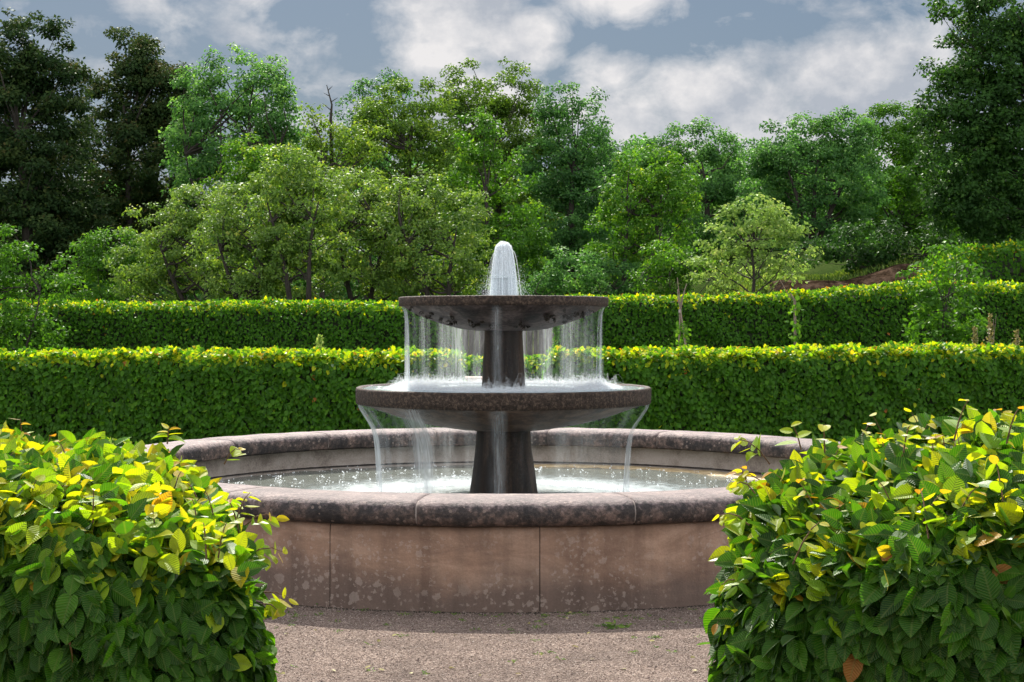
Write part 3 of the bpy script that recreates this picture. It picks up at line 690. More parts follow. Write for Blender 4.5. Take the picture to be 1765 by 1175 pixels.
# spray droplets
dp, dr = [], []
for _ in range(5200):
    a = random.uniform(0, 6.283); r = abs(random.gauss(.11, .055)); z = 1.868 + abs(random.gauss(0, .16)) * max(.1, 1 - r / .45)
    dp.append((FX + r * math.cos(a), FY + r * math.sin(a), min(z, 2.3))); dr.append(random.uniform(.0006, .0019))
tag(octa(np.array(dp), np.array(dr), M['drop'], 'spray_droplets', np.zeros(len(dp)), 1), 'fine spray droplets around the top jet', 'water', kind='stuff')
# splash crowns on lower bowl water
n = 9000; a = RNG.uniform(0, 2 * math.pi, n); r = .755 + RNG.normal(0, .045, n)
tt = np.linspace(0, 1, 6)[None]; hz = RNG.exponential(.022, n) + .006; dx = RNG.normal(0, .06, (n, 2))
X = (FX + r * np.sin(a))[:, None] + dx[:, :1] * tt; Y = (FY - r * np.cos(a))[:, None] + dx[:, 1:] * tt; Z = 1.168 + 4 * hz[:, None] * tt * (1 - tt)
strands('splash', M['haze_spray'], np.stack([X, Y, Z], -1), .0028, 'misty white splash ring on the lower bowl water')
n = 2400; a = RNG.uniform(0, 2 * math.pi, n); r = .97 + RNG.normal(0, .04, n)
hz = np.abs(RNG.normal(0, .03, n)) + .008; dx = RNG.normal(0, .05, (n, 2))
X = (FX + r * np.sin(a))[:, None] + dx[:, :1] * tt; Y = (FY - r * np.cos(a))[:, None] + dx[:, 1:] * tt; Z = .318 + 4 * hz[:, None] * tt * (1 - tt)
strands('splash', M['mist'], np.stack([X, Y, Z], -1), .002, 'misty splash ring on the basin water under the lower bowl')
# bubbles and drops dancing on the basin water
bp, br = [], []
for _ in range(900):
    r = random.uniform(1.5, 2.72); a = random.uniform(0, 360)
    w = (bell(a, 235, 40) + .55 * bell(a, 120, 30) + .35 * bell(a, 180, 50) + .2)
    if random.random() > w * (.35 + .65 * (r - 1.5) / 1.2): continue
    aa = R(a); x0, y0 = FX + math.sin(aa) * r, FY - math.cos(aa) * r
    for k in range(random.randint(1, 4)):
        bp.append((x0 + random.gauss(0, .012), y0 + random.gauss(0, .012), .318 + abs(random.gauss(0, .012)))); br.append(random.uniform(.003, .0085))
tag(octa(np.array(bp), np.array(br), M['drop'], 'water_bubbles', np.zeros(len(bp)), 1), 'white bubbles and drops sparkling on the basin water', 'water', kind='stuff')

# ---------------------------------------------------------------- trees
def tree(name, label, d, basepx, ells, mat, cat='tree', group='trees beyond the hedges', lsz=.15, cov=1.5, grow=1.1, rc=.45, trunk=.16, stems=1, limbs=26, basez=None, tuft=.12, shade=0.0, asp=.62, limbr=.035, T=T_RH, crown_name='crown', lean=0):
    E = [(wx(cx, d), wz(cy, d), grow * rx * d / K, grow * ry * d / K) for cx, cy, rx, ry in ells]
    bx = wx(basepx, d); bz = float(gz(bx, d)) if basez is None else basez
    root = empty(name, (bx, d, bz), label, cat, group)
    P, Nn, Ax, Tt, Sz = [], [], [], [], []; targets = []
    for (ex, ez, rx, rz) in E:
        ry = min(rx, rz) * random.uniform(.85, 1.05); ey = d + random.uniform(-.25, .25) * min(rx, 1.5)
        rc_ = rc * .8; surf = 4 * math.pi * ((rx * rz) ** 1.6 / 3 + (rx * ry) ** 1.6 / 3 + (ry * rz) ** 1.6 / 3) ** (1 / 1.6)
        nc = max(6, int(surf / (math.pi * rc_ * rc_) * 1.25)); per = int(cov * surf / (.27 * lsz * lsz) / nc); per = int(per * (1.3 if d > 45 else 1.1)); lsz_ = lsz * (.80 if d > 45 else .85)
        u = unit(RNG.normal(size=(nc, 3)))
        keepb = (u[:, 1] < .3) | (RNG.uniform(0, 1, nc) < .38); u = u[keepb]; nc = len(u)
        rad = RNG.uniform(.5, 1.0, nc) ** .6
        rad = np.where(RNG.uniform(0, 1, nc) < tuft, RNG.uniform(1.0, 1.22, nc), rad)
        cc = np.array([ex, ey, ez]) + u * np.array([rx, ry, rz]) * rad[:, None]
        cr = rc_ * RNG.uniform(.55, 1.35, nc)
        coff = RNG.normal(0, .14, nc)
        for i in range(nc):
            m = max(4, int(per * (cr[i] / rc_) ** 2 * RNG.uniform(.6, 1.3)))
            dv = unit(RNG.normal(size=(m, 3))) * (RNG.uniform(0, 1, (m, 1)) ** .45)
            dv[:, 2] = dv[:, 2] * asp - .12 * (dv[:, 0] ** 2 + dv[:, 1] ** 2)
            P.append(cc[i] + dv * cr[i])
            Nn.append(dv * .5 + u[i] * .35 + np.array([0, -.35, .6]) + RNG.normal(0, .5, (m, 3)))
            a = RNG.normal(0, .7, (m, 3)) + dv; a[:, 2] -= .35; Ax.append(a)
            Tt.append(np.clip(.42 + coff[i] + .38 * dv[:, 2] + RNG.normal(0, .16, m) - shade, 0, 1))  # tint lightens towards each clump's top, top light put into the colour
            Sz.append(lsz_ * RNG.uniform(.6, 1.25, m))
        sel = RNG.choice(nc, min(nc, max(3, int(limbs * rx * rz / sum(e[2] * e[3] for e in E)))), replace=False)
        targets += [tuple(cc[i]) for i in sel]
    P, Nn, Ax, Tt, Sz = map(np.concatenate, (P, Nn, Ax, Tt, Sz))
    # trunk and limbs
    mb = MB(); mz_ = sum(e[1] * e[2] * e[3] for e in E) / sum(e[2] * e[3] for e in E); topz = mz_ + .55 * (max(e[1] for e in E) - mz_); cxm = sum(e[0] * e[2] * e[3] for e in E) / sum(e[2] * e[3] for e in E)
    trunks = []; fwd = .45 * min(2.2, max(e[2] for e in E))
    for s in range(stems):
        off = (s - (stems - 1) / 2); n_ = 9; pts = []
        for i in range(n_):
            t = i / (n_ - 1)
            pts.append(Vector((bx + off * (.12 + t * 1.0) + (cxm - bx) * t ** 1.5 + .12 * math.sin(t * 5 + s * 2 + d) * t + lean * t, d - fwd * math.sin(min(1, t * 1.6) * 1.57) + .1 * math.sin(t * 4 + s), bz - .1 + (topz - bz) * t * (1 - .08 * abs(off)))))
        mb.tube(pts, [trunk * (1.25 if i == 0 else 1) * (1 - .85 * i / (n_ - 1)) / (1 + .25 * (stems - 1)) for i in range(n_)], 7); trunks.append(pts)
    for tg in targets:
        tg = Vector(tg); pts = random.choice(trunks)
        zt = tg.z - (Vector((tg.x, tg.y, 0)) - Vector((bx, d, 0))).length * random.uniform(.5, 1.0)
        cand = [p for p in pts[2:-1]]; st = min(cand, key=lambda p: abs(p.z - zt)); i = pts.index(st)
        mid = st.lerp(tg, .5) + Vector((random.gauss(0, .12), random.gauss(0, .12), -.08 + random.gauss(0, .12)))
        q1 = st.lerp(mid, .5) + Vector((random.gauss(0, .06), 0, random.gauss(0, .06)))
        r0 = min(limbr * random.uniform(.7, 1.4), trunk * .6)
        mb.tube([st, q1, mid, mid.lerp(tg, .5) + Vector((0, 0, random.gauss(0, .06))), tg], [r0, r0 * .85, r0 * .65, r0 * .4, r0 * .15], 5)
    mb.build('trunk', M['bark'], root)
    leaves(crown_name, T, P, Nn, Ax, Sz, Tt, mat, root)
    return root

tree('chestnut_tree', 'tall dark chestnut tree cut by the left edge of the picture', 50, 62,
     [(20, 95, 60, 62), (95, 100, 52, 62), (50, 150, 90, 60), (55, 220, 95, 80), (95, 300, 65, 80), (20, 310, 90, 90), (20, 430, 130, 90), (120, 400, 70, 70), (60, 370, 90, 70)], M['chestnut'], lsz=.17, cov=2.2, rc=.46, trunk=.3, limbs=60)
tree('chestnut_tree', 'dark reddish-green chestnut tree second from the left edge', 56, 232,
     [(232, 92, 36, 42), (262, 130, 50, 48), (222, 165, 62, 55), (290, 190, 45, 60), (215, 240, 88, 70), (270, 280, 75, 80), (190, 320, 85, 80), (180, 400, 100, 70), (280, 370, 80, 60), (250, 430, 90, 50)], M['chestnut'], lsz=.17, cov=2.2, rc=.46, trunk=.26, limbs=60, shade=-.15, grow=1.14)
tree('ash_tree', 'round-topped bright green ash with several dark stems, right of the dark chestnuts', 51, 408,
     [(410, 138, 78, 55), (345, 165, 42, 60), (465, 170, 48, 60), (400, 215, 90, 60), (487, 225, 38, 65), (340, 260, 50, 70), (480, 280, 50, 55), (410, 280, 60, 40)], M['ash'], lsz=.15, cov=1.35, rc=.42, trunk=.16, stems=4, limbs=50, shade=-.12)
tree('broken_tree', 'sparse light green tree beside a bare snapped leader against the sky', 50, 553,
     [(545, 225, 22, 50), (575, 250, 55, 38), (625, 245, 42, 26), (560, 310, 60, 45)], M['maple'], lsz=.14, cov=1.2, rc=.32, trunk=.11, limbs=26, shade=-.15)
tree('poplar_tree', 'slim blue-green treetops poking up behind the broken tree', 68, 650,
     [(600, 200, 18, 40), (628, 180, 16, 44), (657, 165, 16, 42), (685, 165, 16, 40), (640, 250, 62, 55)], M['ash'], lsz=.17, cov=1.1, rc=.4, trunk=.15, stems=4, limbs=26, shade=.15)
tree('lime_tree', 'broad mid-green tree with a dark forked trunk, left of the tallest central crown', 53, 704,
     [(700, 195, 68, 50), (655, 215, 45, 45), (745, 180, 35, 42), (690, 260, 75, 55), (745, 270, 55, 60), (710, 330, 70, 40)], M['maple'], lsz=.15, cov=1.35, rc=.42, trunk=.22, limbs=44)
tree('lime_tree', 'tallest central tree, its crown rising just above the fountain', 61, 862,
     [(820, 160, 55, 48), (885, 165, 42, 50), (795, 215, 50, 55), (865, 235, 75, 65), (900, 320, 70, 85), (820, 300, 70, 80)], M['maple'], lsz=.16, cov=1.5, rc=.5, trunk=.3, limbs=44, shade=.12)
tree('maple_tree', 'fresh green pointed tree standing in front of the tallest central tree', 50, 835,
     [(825, 240, 36, 42), (835, 295, 62, 50), (835, 360, 82, 60), (845, 425, 85, 50), (880, 460, 60, 50)], M['fresh'], lsz=.15, cov=1.4, rc=.4, trunk=.2, limbs=40, shade=.12)
tree('ash_tree', 'cool green cone-shaped tree behind the right side of the upper bowl', 58, 985,
     [(965, 185, 36, 40), (1000, 230, 55, 60), (965, 280, 65, 70), (1020, 320, 55, 80), (975, 380, 75, 70), (1035, 400, 50, 60), (960, 450, 70, 55)], M['ash'], lsz=.15, cov=1.5, rc=.45, trunk=.24, limbs=44, shade=.16)
tree('elm_tree', 'bright yellow-green leaning tree right of the upper bowl', 47, 1085,
     [(1120, 295, 62, 40), (1155, 335, 45, 45), (1085, 345, 50, 55), (1130, 385, 60, 50), (1060, 410, 45, 55), (1110, 440, 60, 35)], M['fresh'], lsz=.14, cov=1.35, rc=.278, trunk=.15, stems=2, limbs=40)
tree('beech_tree', 'distant bluish-green tree under the big white cloud', 68, 1215,
     [(1195, 250, 62, 36), (1262, 262, 44, 30), (1135, 268, 42, 30), (1080, 275, 40, 35), (1200, 310, 95, 50), (1270, 330, 50, 50), (1230, 380, 80, 60)], M['ash'], lsz=.17, cov=1.5, rc=.5, trunk=.22, limbs=30)
tree('maple_tree', 'wide rounded green tree right of the yellow-green sapling', 56, 1395,
     [(1400, 235, 62, 42), (1450, 225, 50, 36), (1345, 275, 55, 50), (1410, 300, 85, 65), (1320, 320, 45, 50), (1460, 310, 60, 65), (1400, 385, 90, 60)], M['ash'], lsz=.15, cov=1.6, rc=.45, trunk=.2, stems=3, limbs=50, shade=0)
tree('maple_tree', 'green tree filling the space before the big dark tree on the right', 60, 1540,
     [(1535, 225, 50, 40), (1585, 220, 40, 36), (1530, 290, 70, 70), (1600, 300, 60, 80), (1540, 370, 80, 60), (1610, 390, 60, 50)], M['fresh'], lsz=.16, cov=1.6, rc=.48, trunk=.22, limbs=40, shade=.25)
tree('chestnut_tree', 'huge dark tree overhanging from the right edge of the picture', 38, 1900,
     [(1760, 30, 100, 85), (1655, 115, 62, 48), (1740, 150, 95, 90), (1640, 8, 38, 20), (1665, 185, 75, 65), (1770, 280, 90, 95), (1660, 270, 70, 65), (1670, 350, 70, 55), (1740, 390, 80, 50), (1720, 90, 70, 80), (1730, 220, 80, 70), (1725, 330, 80, 70)], M['deep'], lsz=.13, cov=1.9, rc=.38, trunk=.35, limbs=70, shade=.15)
tree('cherry_tree', 'small yellow-green tree standing alone below the wide green tree', 36.5, 1290,
     [(1290, 370, 48, 38), (1330, 400, 42, 40), (1255, 410, 45, 40), (1300, 435, 75, 45), (1225, 470, 50, 30), (1340, 470, 35, 25)], M['yellow'], lsz=.12, cov=1.0, rc=.3, trunk=.08, limbs=40, asp=.4, limbr=.02)
og = 'orchard trees behind the left terrace hedge'
for lab, d, bp_, el in (
    ('leftmost orchard tree, low rounded crown sloping down to the dark chestnuts', 40, 357, [(335, 365, 55, 45), (285, 410, 62, 50), (345, 430, 80, 65), (255, 460, 62, 50), (320, 500, 90, 35)]),
    ('orchard tree second from the left with a thin trunk', 38, 432, [(430, 365, 55, 48), (400, 420, 60, 60), (455, 440, 60, 60), (430, 495, 70, 35)]),
    ('tallest orchard tree with a thick dark forked trunk', 37, 519, [(505, 290, 52, 42), (480, 335, 50, 50), (545, 345, 55, 55), (515, 410, 80, 60), (520, 470, 75, 50)]),
    ('orchard tree between the forked one and the one beside the fountain jet', 39, 625, [(615, 335, 55, 42), (660, 375, 55, 50), (600, 400, 55, 60), (640, 450, 75, 55)]),
    ('orchard tree nearest the fountain jet, spreading to the upper bowl', 38, 765, [(725, 345, 62, 42), (785, 385, 50, 50), (700, 400, 55, 60), (760, 440, 80, 55), (710, 485, 70, 30), (800, 480, 45, 32)])):
    tree('orchard_tree', lab, d, bp_, el, M['apple'], group=og, lsz=.105, cov=1.35, rc=.27, trunk=.13, stems=2, shade=-.03, limbs=46, limbr=.026)
sg = 'shrubs and undergrowth along the wood'
for lab, d, bp_, el, mt, sh in (
    ('light green bush between the dark chestnuts and the orchard', 43, 185, [(195, 425, 45, 32), (160, 455, 45, 30), (220, 470, 50, 40), (150, 500, 60, 30)], 'fresh', .1),
    ('yellow-green shrub between the ash and the tallest orchard tree', 47, 455, [(440, 270, 45, 30), (470, 290, 50, 35), (420, 310, 50, 35)], 'fresh', -.15),
    ('pale bush right of the water jet above the upper bowl', 45, 985, [(985, 470, 42, 32), (960, 495, 45, 28), (1015, 495, 45, 25)], 'ash', -.1),
    ('low green scrub beneath the leaning tree', 46, 1060, [(1065, 475, 45, 25), (1040, 500, 50, 22)], 'ash', .1),
    ('bush left of the yellow-green sapling', 42, 1150, [(1150, 445, 40, 30), (1185, 460, 40, 28), (1140, 480, 50, 25)], 'fresh', .1),
    ('dark spreading bush hanging over the brown bank', 39.8, 1500, [(1500, 420, 62, 38), (1455, 442, 45, 24), (1545, 438, 50, 32), (1515, 460, 60, 18), (1600, 425, 50, 35), (1400, 436, 45, 24), (1595, 455, 36, 25), (1650, 430, 40, 30)], 'deep', .35)):
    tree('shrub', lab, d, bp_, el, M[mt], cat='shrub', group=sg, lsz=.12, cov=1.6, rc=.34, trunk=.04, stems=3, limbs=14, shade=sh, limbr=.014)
tree('young_tree', 'leafy young tree before the left end of the upper terrace hedge', 28, 20,
     [(15, 420, 22, 28), (28, 460, 42, 40), (10, 520, 55, 50), (95, 495, 28, 30), (45, 570, 55, 38), (112, 455, 12, 14)], M['fresh'], group='young trees on the terrace', lsz=.10, cov=1.2, rc=.2, trunk=.04, stems=2, limbs=26, shade=.2, limbr=.012)
tree('young_tree', 'leafy young tree before the right terrace hedge, taller than the hedge', 27, 1628,
     [(1622, 440, 30, 22), (1600, 475, 38, 26), (1655, 480, 34, 30), (1620, 520, 48, 36), (1600, 560, 40, 30), (1660, 555, 32, 34), (1630, 590, 45, 25)], M['fresh'], group='young trees on the terrace', lsz=.12, cov=1.1, rc=.19, trunk=.03, stems=1, limbs=30, shade=.15, limbr=.010, asp=.45)
# dense wood closing the view
def wood():
    n = 190000; d = RNG.uniform(70, 84, n); px = RNG.uniform(-250, 2050, n)
    top = np.where(px < 500, 320, 262 + 0 * px) + 18 * np.sin(px * .021 + 1) + 12 * np.sin(px * .053 + 2) + 9 * np.sin(px * .113) + 7 * np.sin(px * .27) + RNG.exponential(8, n)
    hole = -np.exp(-((px - 600) / 50.) ** 2) * 30
    x = (px - CX) * d / K; zt = EYE + (HY - top - hole) * d / K; z0 = gz(x, d)
    z = z0 + (zt - z0) * RNG.uniform(0, 1, n) ** .8
    P = np.stack([x, d, z], 1); Nn = np.array([0, -.3, .8]) + RNG.normal(0, .5, (n, 3)); Ax = RNG.normal(size=(n, 3))
    t = np.clip(.3 + .2 * np.sin(x * 1.7 + z * 2) * np.sin(z * 1.9 + x) + RNG.normal(0, .15, n), 0, 1)
    o = leaves('woodland', T_RH, P, Nn, Ax, RNG.uniform(.16, .32, n), t, M['ash'])
    tag(o, 'dense far wood closing the view behind the trees', 'wood', kind='stuff')
wood()
# snapped leader
sn = MB(); d = 50
sn.tube([(wx(572, d), d, wz(300, d)), (wx(570, d), d, wz(205, d)), (wx(572, d), d, wz(180, d)), (wx(563, d), d, wz(146, d))], [.07, .05, .03, .012], 7)
for (a, b) in (((570, 176), (582, 168)), ((569, 166), (558, 160)), ((566, 155), (573, 148)), ((571, 190), (556, 178))):
    sn.tube([(wx(a[0], d), d, wz(a[1], d)), (wx(b[0], d), d, wz(b[1], d))], [.025, .008], 4)
tag(sn.build('dead_trunk', M['bark']), 'bare grey snapped trunk sticking up from the sparse tree', 'dead tree')

# undergrowth / grass
def blades(name, label, n, xf, d0, d1, h, mat, wdt=.12, cat='grass', zf=gz):
    x = RNG.uniform(xf[0], xf[1], n); y = RNG.uniform(d0, d1, n); z = zf(x, y)
    Ax = np.array([0, 0, 1.0]) + RNG.normal(0, .35, (n, 3)); Nn = np.array([0, -1.0, .3]) + RNG.normal(0, .6, (n, 3))
    o = leaves(name, T_RH, np.stack([x, y, z], 1), Nn, Ax, h * RNG.uniform(.5, 1.3, n), RNG.uniform(0, 1, n), mat, width=np.full(n, wdt * 3))
    return tag(o, label, cat, kind='stuff')
blades('tall_grass', 'tall grass growing on the slope behind the terrace hedges', 42000, (-14, 6.5), 36, 46, .3, M['grass'])
blades('bank_grass', 'grass growing along the top of the brown bank', 9000, (4.5, 14), 38.8, 41.5, .16, M['grass'])
blades('terrace_grass', 'grass on the terrace between the two rows of hedges', 22000, (-10, 10), 21.5, 29, .22, M['grass'])

# ---------------------------------------------------------------- small things
# bean-pole tripod
tp = empty('cane_tripod', (wx(1176, 27.5), 27.5, float(gz(3, 27.5))), 'tied tripod of bare bean sticks before the right terrace hedge', 'plant support', None)
d = 27.5; knot = Vector((wx(1172, d), d, wz(536, d)))
for (bx_, by_, tx, ty) in ((1163, -.15, 1184, 488), (1199, .1, 1167, 478), (1174, .35, 1178, 500), (1188, -.3, 1169, 498)):
    st = MB(); b = Vector((wx(bx_, d), d + by_, float(gz(wx(bx_, d), d)))); t = Vector((wx(tx, d), d - by_ * .4, wz(ty, d)))
    k_ = knot + Vector((random.gauss(0, .01), random.gauss(0, .01), 0))
    st.tube([b, b.lerp(k_, .5) + Vector((random.gauss(0, .015), 0, 0)), k_, k_.lerp(t, .5) + Vector((random.gauss(0, .01), 0, 0)), t], [.013, .013, .012, .010, .006], 6)
    st.build('stick', M['stick'], tp, True)
kb = MB(); kb.tube([knot + Vector((0, 0, -.03)), knot + Vector((0, 0, .03))], [.026, .026], 8); kb.build('twine', M['mortar'], tp)
def vine(parent, pts, n, sz, mat='fresh', spread=.06):
    pts = np.array(pts); P = []; 
    for _ in range(n):
        i = random.randrange(len(pts) - 1); t = random.random(); P.append(pts[i] * (1 - t) + pts[i + 1] * t + RNG.normal(0, spread, 3))
    P = np.array(P); leaves('leaves', T_HEX, P, np.array([0, -1, .6]) + RNG.normal(0, .5, (n, 3)), RNG.normal(0, .6, (n, 3)) + np.array([0, 0, -.4]), sz * RNG.uniform(.6, 1.2, n), RNG.uniform(.2, .8, n), M[mat], parent)
vine(tp, [(wx(1168, d), d - .1, wz(600, d)), (wx(1176, d), d - .1, wz(570, d)), (wx(1174, d), d, wz(560, d))], 70, .08, spread=.07)
# climbing stake
sk = empty('plant_stake', (wx(1372, 27.2), 27.2, float(gz(5, 27.2))), 'thin garden stake with a small climbing plant, right of the bean sticks', 'plant support')
d = 27.2; m_ = MB(); m_.tube([(wx(1371, d), d, float(gz(5, d))), (wx(1370, d), d, wz(518, d)), (wx(1362, d), d, wz(505, d))], [.028, .024, .012], 6); m_.build('post', M['stick'], sk)
m_ = MB(); m_.tube([(wx(1363, d), d, wz(515, d)), (wx(1345, d), d, wz(483, d))], [.008, .006], 5); m_.build('cane', M['stick'], sk)
for yy in (530, 556, 577, 597):
    vine(sk, [(wx(1364, d), d - .05, wz(yy, d)), (wx(1376, d), d - .05, wz(yy + 6, d))], 16, .11, spread=.05)
# dry flower stalks
dg = 'tall dry seed stalks behind the right hedge'
for lab, px, top, w in (('tallest pale dry seed stalk right of the young tree', 1706, 542, 10), ('shorter dry seed stalk just right of the young tree', 1680, 562, 9), ('bushy dry brown stalks at the right edge', 1752, 570, 16)):
    d = 22.5; x0 = wx(px, d); zb = float(gz(x0, d)); zt = wz(top, d)
    e = empty('dry_plant', (x0, d, zb), lab, 'plant', dg); m_ = MB()
    for k in range(4): m_.tube([(x0 + random.gauss(0, .02), d, zb), (x0 + random.gauss(0, .03), d, zt - random.uniform(0, .12))], [.006, .003], 4)
    m_.build('stem', M['stick'], e)
    n = 420; t = RNG.uniform(.35, 1, n); ww = w * d / K * np.sin(np.clip((1.05 - t) * 2.6, 0, 1.57))
    P = np.stack([x0 + RNG.normal(0, 1, n) * ww * .5, d + RNG.normal(0, 1, n) * ww * .5, zb + (zt - zb) * t], 1)
    leaves('seed_heads', T_RH, P, RNG.normal(size=(n, 3)), RNG.normal(0, .6, (n, 3)) + np.array([0, 0, .8]), RNG.uniform(.02, .055, n), RNG.uniform(0, 1, n), M['dry'], e)['kind'] = 'stuff'
# pale shoot above left hedge
d = 21.0; x0 = wx(551, d); e = empty('tall_weed', (x0, d, float(gz(x0, d))), 'single pale yellowish shoot rising above the left hedge behind the basin', 'plant'); m_ = MB()
m_.tube([(x0, d, 0), (x0, d, wz(585, d))], [.006, .003], 4); m_.build('stem', M['stick'], e)
n = 260; t = RNG.uniform(0, 1, n); ww = .075 * (1 - t) + .012
P = np.stack([x0 + RNG.normal(0, 1, n) * ww * .6, d + RNG.normal(0, 1, n) * ww * .6, wz(615, d) + (wz(580, d) - wz(615, d)) * t], 1)
leaves('leaves', T_RH, P, RNG.normal(size=(n, 3)), RNG.normal(0, .6, (n, 3)) + np.array([0, 0, .9]), RNG.uniform(.03, .06, n), RNG.uniform(.3, 1, n), M['yellow'], e)
# weeds at the foot of the basin
wg = 'small weeds at the foot of the basin'
def weed(name, label, x, y, n, h, mat, spread, sz):
    e = empty(name, (x, y, 0), label, 'weed', wg); a = RNG.uniform(0, 6.283, n); r = np.abs(RNG.normal(0, spread, n))
    P = np.stack([x + np.cos(a) * r, y + np.sin(a) * r * .5, RNG.uniform(0.005, h, n) * np.exp(-r / spread / 2)], 1)
    Ax = np.stack([np.cos(a), np.sin(a), RNG.uniform(-.1, .9, n)], 1); leaves('leaves', T_HEX, P, np.array([0, -.3, 1.0]) + RNG.normal(0, .35, (n, 3)), Ax, sz * RNG.uniform(.6, 1.2, n), RNG.uniform(0, .8, n), mat, e, width=np.full(n, .6))
def gxy(px, py): dd = EYE * K / (py - HY); return wx(px, dd), dd
x_, y_ = gxy(553, 1043); weed('weed', 'largest green weed at the foot of the wall, left of the first joint', x_, y_, 60, .09, M['deep'], .045, .045)
x_, y_ = gxy(1060, 1083); weed('weed', 'yellowish grass tuft on the shadow edge right of centre', x_, y_, 40, .03, M['grass'], .03, .04)
n = 0; wp, wn, wa, wsz, wt = [], [], [], [], []
for _ in range(85):
    px, py = random.uniform(470, 1230), random.choice([random.gauss(1072, 12), random.gauss(1058, 5), random.uniform(1060, 1165)])
    x_, y_ = gxy(px, py)
    if math.hypot(x_ - FX, y_ - FY) < RW + .03: continue
    for k in range(random.randint(5, 16)):
        a = random.uniform(0, 6.28); wp.append((x_ + random.gauss(0, .012), y_ + random.gauss(0, .01), .006)); wa.append((math.cos(a), math.sin(a), random.uniform(.2, 1.2))); wn.append((random.gauss(0, .4), -.4, 1)); wsz.append(random.uniform(.010, .028)); wt.append(random.random())
tag(leaves('ground_weeds', T_RH, np.array(wp), np.array(wn), np.array(wa), np.array(wsz), np.array(wt), M['grass'], width=np.full(len(wp), .5)), 'tiny weeds and moss dotted over the gravel before the basin', 'weeds', kind='stuff')

n = 34; lx, ly = [], []
while len(lx) < n:
    a_, b_ = gxy(random.uniform(470, 1230), random.uniform(1050, 1170))
    if math.hypot(a_ - FX, b_ - FY) > RW + .04: lx.append(a_); ly.append(b_)
tag(leaves('leaf_litter', T_HEX, np.stack([lx, ly, np.full(n, .012)], 1), np.array([0, 0, 1.0]) + RNG.normal(0, .25, (n, 3)), RNG.normal(0, 1, (n, 3)) * np.array([1, 1, .1]), RNG.uniform(.015, .04, n), RNG.uniform(0, 1, n), M['dry']), 'small dry leaves and bits fallen on the gravel', 'leaf litter', kind='stuff')
# wooden fence seen through the gap
fe = empty('wooden_fence', (.1, 33.5, .6), 'grey weathered board fence seen between the two terrace hedges', 'fence')
m_ = MB(); x = -1.35
while x < 1.35:
    w = random.uniform(.10, .15); y = 33.5 + random.uniform(-.01, .01); m_.box(x, x + w, y, y + .022, .5, 2.0 + random.uniform(-.02, .02)); x += w + random.uniform(.004, .012)
m_.build('board_panel', M['boards'], fe)
for zz in (.9, 1.7):
    m_ = MB(); m_.box(-1.35, 1.4, 33.54, 33.60, zz, zz + .09); m_.build('rail', M['boards'], fe)
for xx in (-1.43, 1.42):
    m_ = MB(); m_.box(xx - .05, xx + .05, 33.52, 33.62, .4, 2.08); m_.build('post', M['boards'], fe)
# stone steps in the gap
sp = empty('stone_steps', (-.5, 22, 0), 'pale stone steps in the hedge gap just left of the fountain column', 'steps')
for k in range(5):
    m_ = MB(); y0 = 21.3 + .33 * k; m_.box(-.72, -.02, y0, y0 + .36, -.02, .17 * (k + 1) + .04); o = m_.build('step', M['pale_stone'], sp)
    bv = o.modifiers.new('b', 'BEVEL'); bv.width = .012; bv.segments = 2

# ---------------------------------------------------------------- sky, sun, camera
SUN_EL, SUN_AZ = 48.0, -10.0     # azimuth measured from straight ahead (+Y), negative = left
w = bpy.data.worlds.new('World'); bpy.context.scene.world = w; w.use_nodes = True
nt = w.node_tree; nt.nodes.clear(); out = N(nt, 'OutputWorld')
sky = N(nt, 'TexSky', sky_type='NISHITA', sun_disc=False); sky.sun_elevation = R(SUN_EL); sky.sun_rotation = R(SUN_AZ)
sky.air_density = 1.2; sky.dust_density = 1.5; sky.ozone_density = 1.5
tc = N(nt, 'TexCoord'); dirv = tc.outputs['Generated']
def blob(px, py, rx, rz):
    v = Vector((px - CX, K, HY - py)).normalized()
    s = N(nt, 'VectorMath', operation='SUBTRACT'); L(nt, dirv, s.inputs[0]); s.inputs[1].default_value = v
    m = N(nt, 'VectorMath', operation='MULTIPLY'); L(nt, s.outputs[0], m.inputs[0]); m.inputs[1].default_value = (K / rx, 4, K / rz)
    l = N(nt, 'VectorMath', operation='LENGTH'); L(nt, m.outputs[0], l.inputs[0])
    return math_(nt, 'MAXIMUM', math_(nt, 'SUBTRACT', 1.0, l.outputs['Value']), 0.0)
acc = None
for b in ((800, 40, 170, 110), (880, 60, 120, 80), (760, 100, 120, 60), (830, 170, 130, 90), (1050, -20, 170, 80), (1250, 190, 330, 110), (1480, 150, 260, 110), (1090, 210, 170, 120), (1560, 120, 150, 90), (1050, 130, 90, 60), (1350, 240, 500, 110),
          (250, 10, 260, 60), (430, 60, 160, 50), (560, 210, 300, 90)):
    k = blob(*b); k = math_(nt, 'MULTIPLY', k, 1.0 if b[0] > 600 else .28)
    acc = k if acc is None else math_(nt, 'MAXIMUM', acc, k)
sp_ = N(nt, 'SeparateXYZ'); L(nt, dirv, sp_.inputs[0])
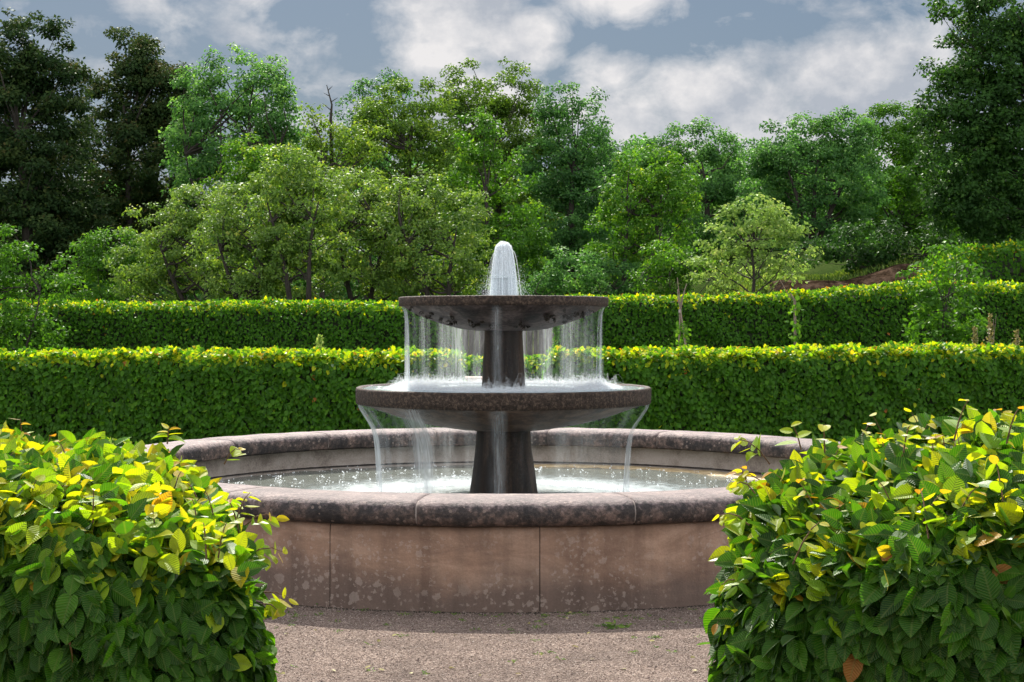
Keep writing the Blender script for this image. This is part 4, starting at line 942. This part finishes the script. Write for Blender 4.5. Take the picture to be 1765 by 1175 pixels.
# unseen cloud bank behind the viewer and overhead, added as fill light
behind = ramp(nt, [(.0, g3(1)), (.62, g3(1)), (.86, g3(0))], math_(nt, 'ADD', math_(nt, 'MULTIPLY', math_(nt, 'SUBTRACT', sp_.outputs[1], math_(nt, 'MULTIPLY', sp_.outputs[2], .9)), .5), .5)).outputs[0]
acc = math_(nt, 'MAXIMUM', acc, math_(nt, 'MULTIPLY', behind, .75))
nA = noise(nt, mapping(nt, dirv, (1, 1, 1.5)), 22, 9, .6, .25); nB = noise(nt, mapping(nt, dirv, (1, 1, 1.6), (3, 1, 7)), 7, 6, .55)
cl = math_(nt, 'ADD', math_(nt, 'MULTIPLY', acc, 1.25), math_(nt, 'MULTIPLY', math_(nt, 'SUBTRACT', math_(nt, 'ADD', math_(nt, 'MULTIPLY', nA, .7), math_(nt, 'MULTIPLY', nB, .3)), .5), 3.0))
mask = ramp(nt, [(.10, g3(0)), (.45, g3(.55)), (.80, g3(1))], cl).outputs[0]
shade = noise(nt, mapping(nt, dirv, (1, 1, 1.3), (.1, 0, .04)), 16, 7, .6)
ccol = ramp(nt, [(.34, (.50, .54, .61)), (.58, (.93, .91, .91))], shade).outputs[0]
bg1 = N(nt, 'Background'); L(nt, sky.outputs[0], bg1.inputs[0]); bg1.inputs[1].default_value = .05
veil = N(nt, 'Background'); veil.inputs[0].default_value = (.125, .215, .35, 1); veil.inputs[1].default_value = .42
mv = N(nt, 'MixShader'); mv.inputs[0].default_value = .68; L(nt, bg1.outputs[0], mv.inputs[1]); L(nt, veil.outputs[0], mv.inputs[2])
bg2 = N(nt, 'Background'); L(nt, ccol, bg2.inputs[0])
L(nt, math_(nt, 'ADD', math_(nt, 'MULTIPLY', behind, .56), .51), bg2.inputs[1])  # added cloud bank made brighter to fill the shaded fronts
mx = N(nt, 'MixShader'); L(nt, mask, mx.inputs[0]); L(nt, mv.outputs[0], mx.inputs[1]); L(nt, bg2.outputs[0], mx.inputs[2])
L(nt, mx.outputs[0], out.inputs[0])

sun = bpy.data.lights.new('sun', 'SUN'); sun.energy = 5.0; sun.angle = R(.6); sun.color = (1, .93, .82)
so = bpy.data.objects.new('sun', sun); C.objects.link(so)
sd = Vector((math.sin(R(SUN_AZ)) * math.cos(R(SUN_EL)), math.cos(R(SUN_AZ)) * math.cos(R(SUN_EL)), math.sin(R(SUN_EL))))
so.rotation_euler = sd.to_track_quat('Z', 'Y').to_euler(); so.location = (0, 0, 30)

cam = bpy.data.cameras.new('camera'); co = bpy.data.objects.new('camera', cam); C.objects.link(co)
co.location = (0, 0, EYE); co.rotation_euler = (R(90), 0, 0)
cam.sensor_width = 36; cam.lens = 36 * K / 1765; cam.shift_y = (HY - 587.5) / 1765 ; cam.clip_end = 1500; cam.clip_start = .05
sc = bpy.context.scene; sc.camera = co
sc.view_settings.view_transform = 'Standard'; sc.view_settings.look = 'None'; sc.view_settings.exposure = .85; sc.view_settings.gamma = 1
sc.cycles.max_bounces = 7; sc.cycles.diffuse_bounces = 3; sc.cycles.glossy_bounces = 2; sc.cycles.transmission_bounces = 4; sc.cycles.transparent_max_bounces = 24
sc.cycles.use_denoising = True; sc.cycles.caustics_reflective = False; sc.cycles.caustics_refractive = False
sc.cycles.use_adaptive_sampling = True; sc.cycles.adaptive_threshold = .03
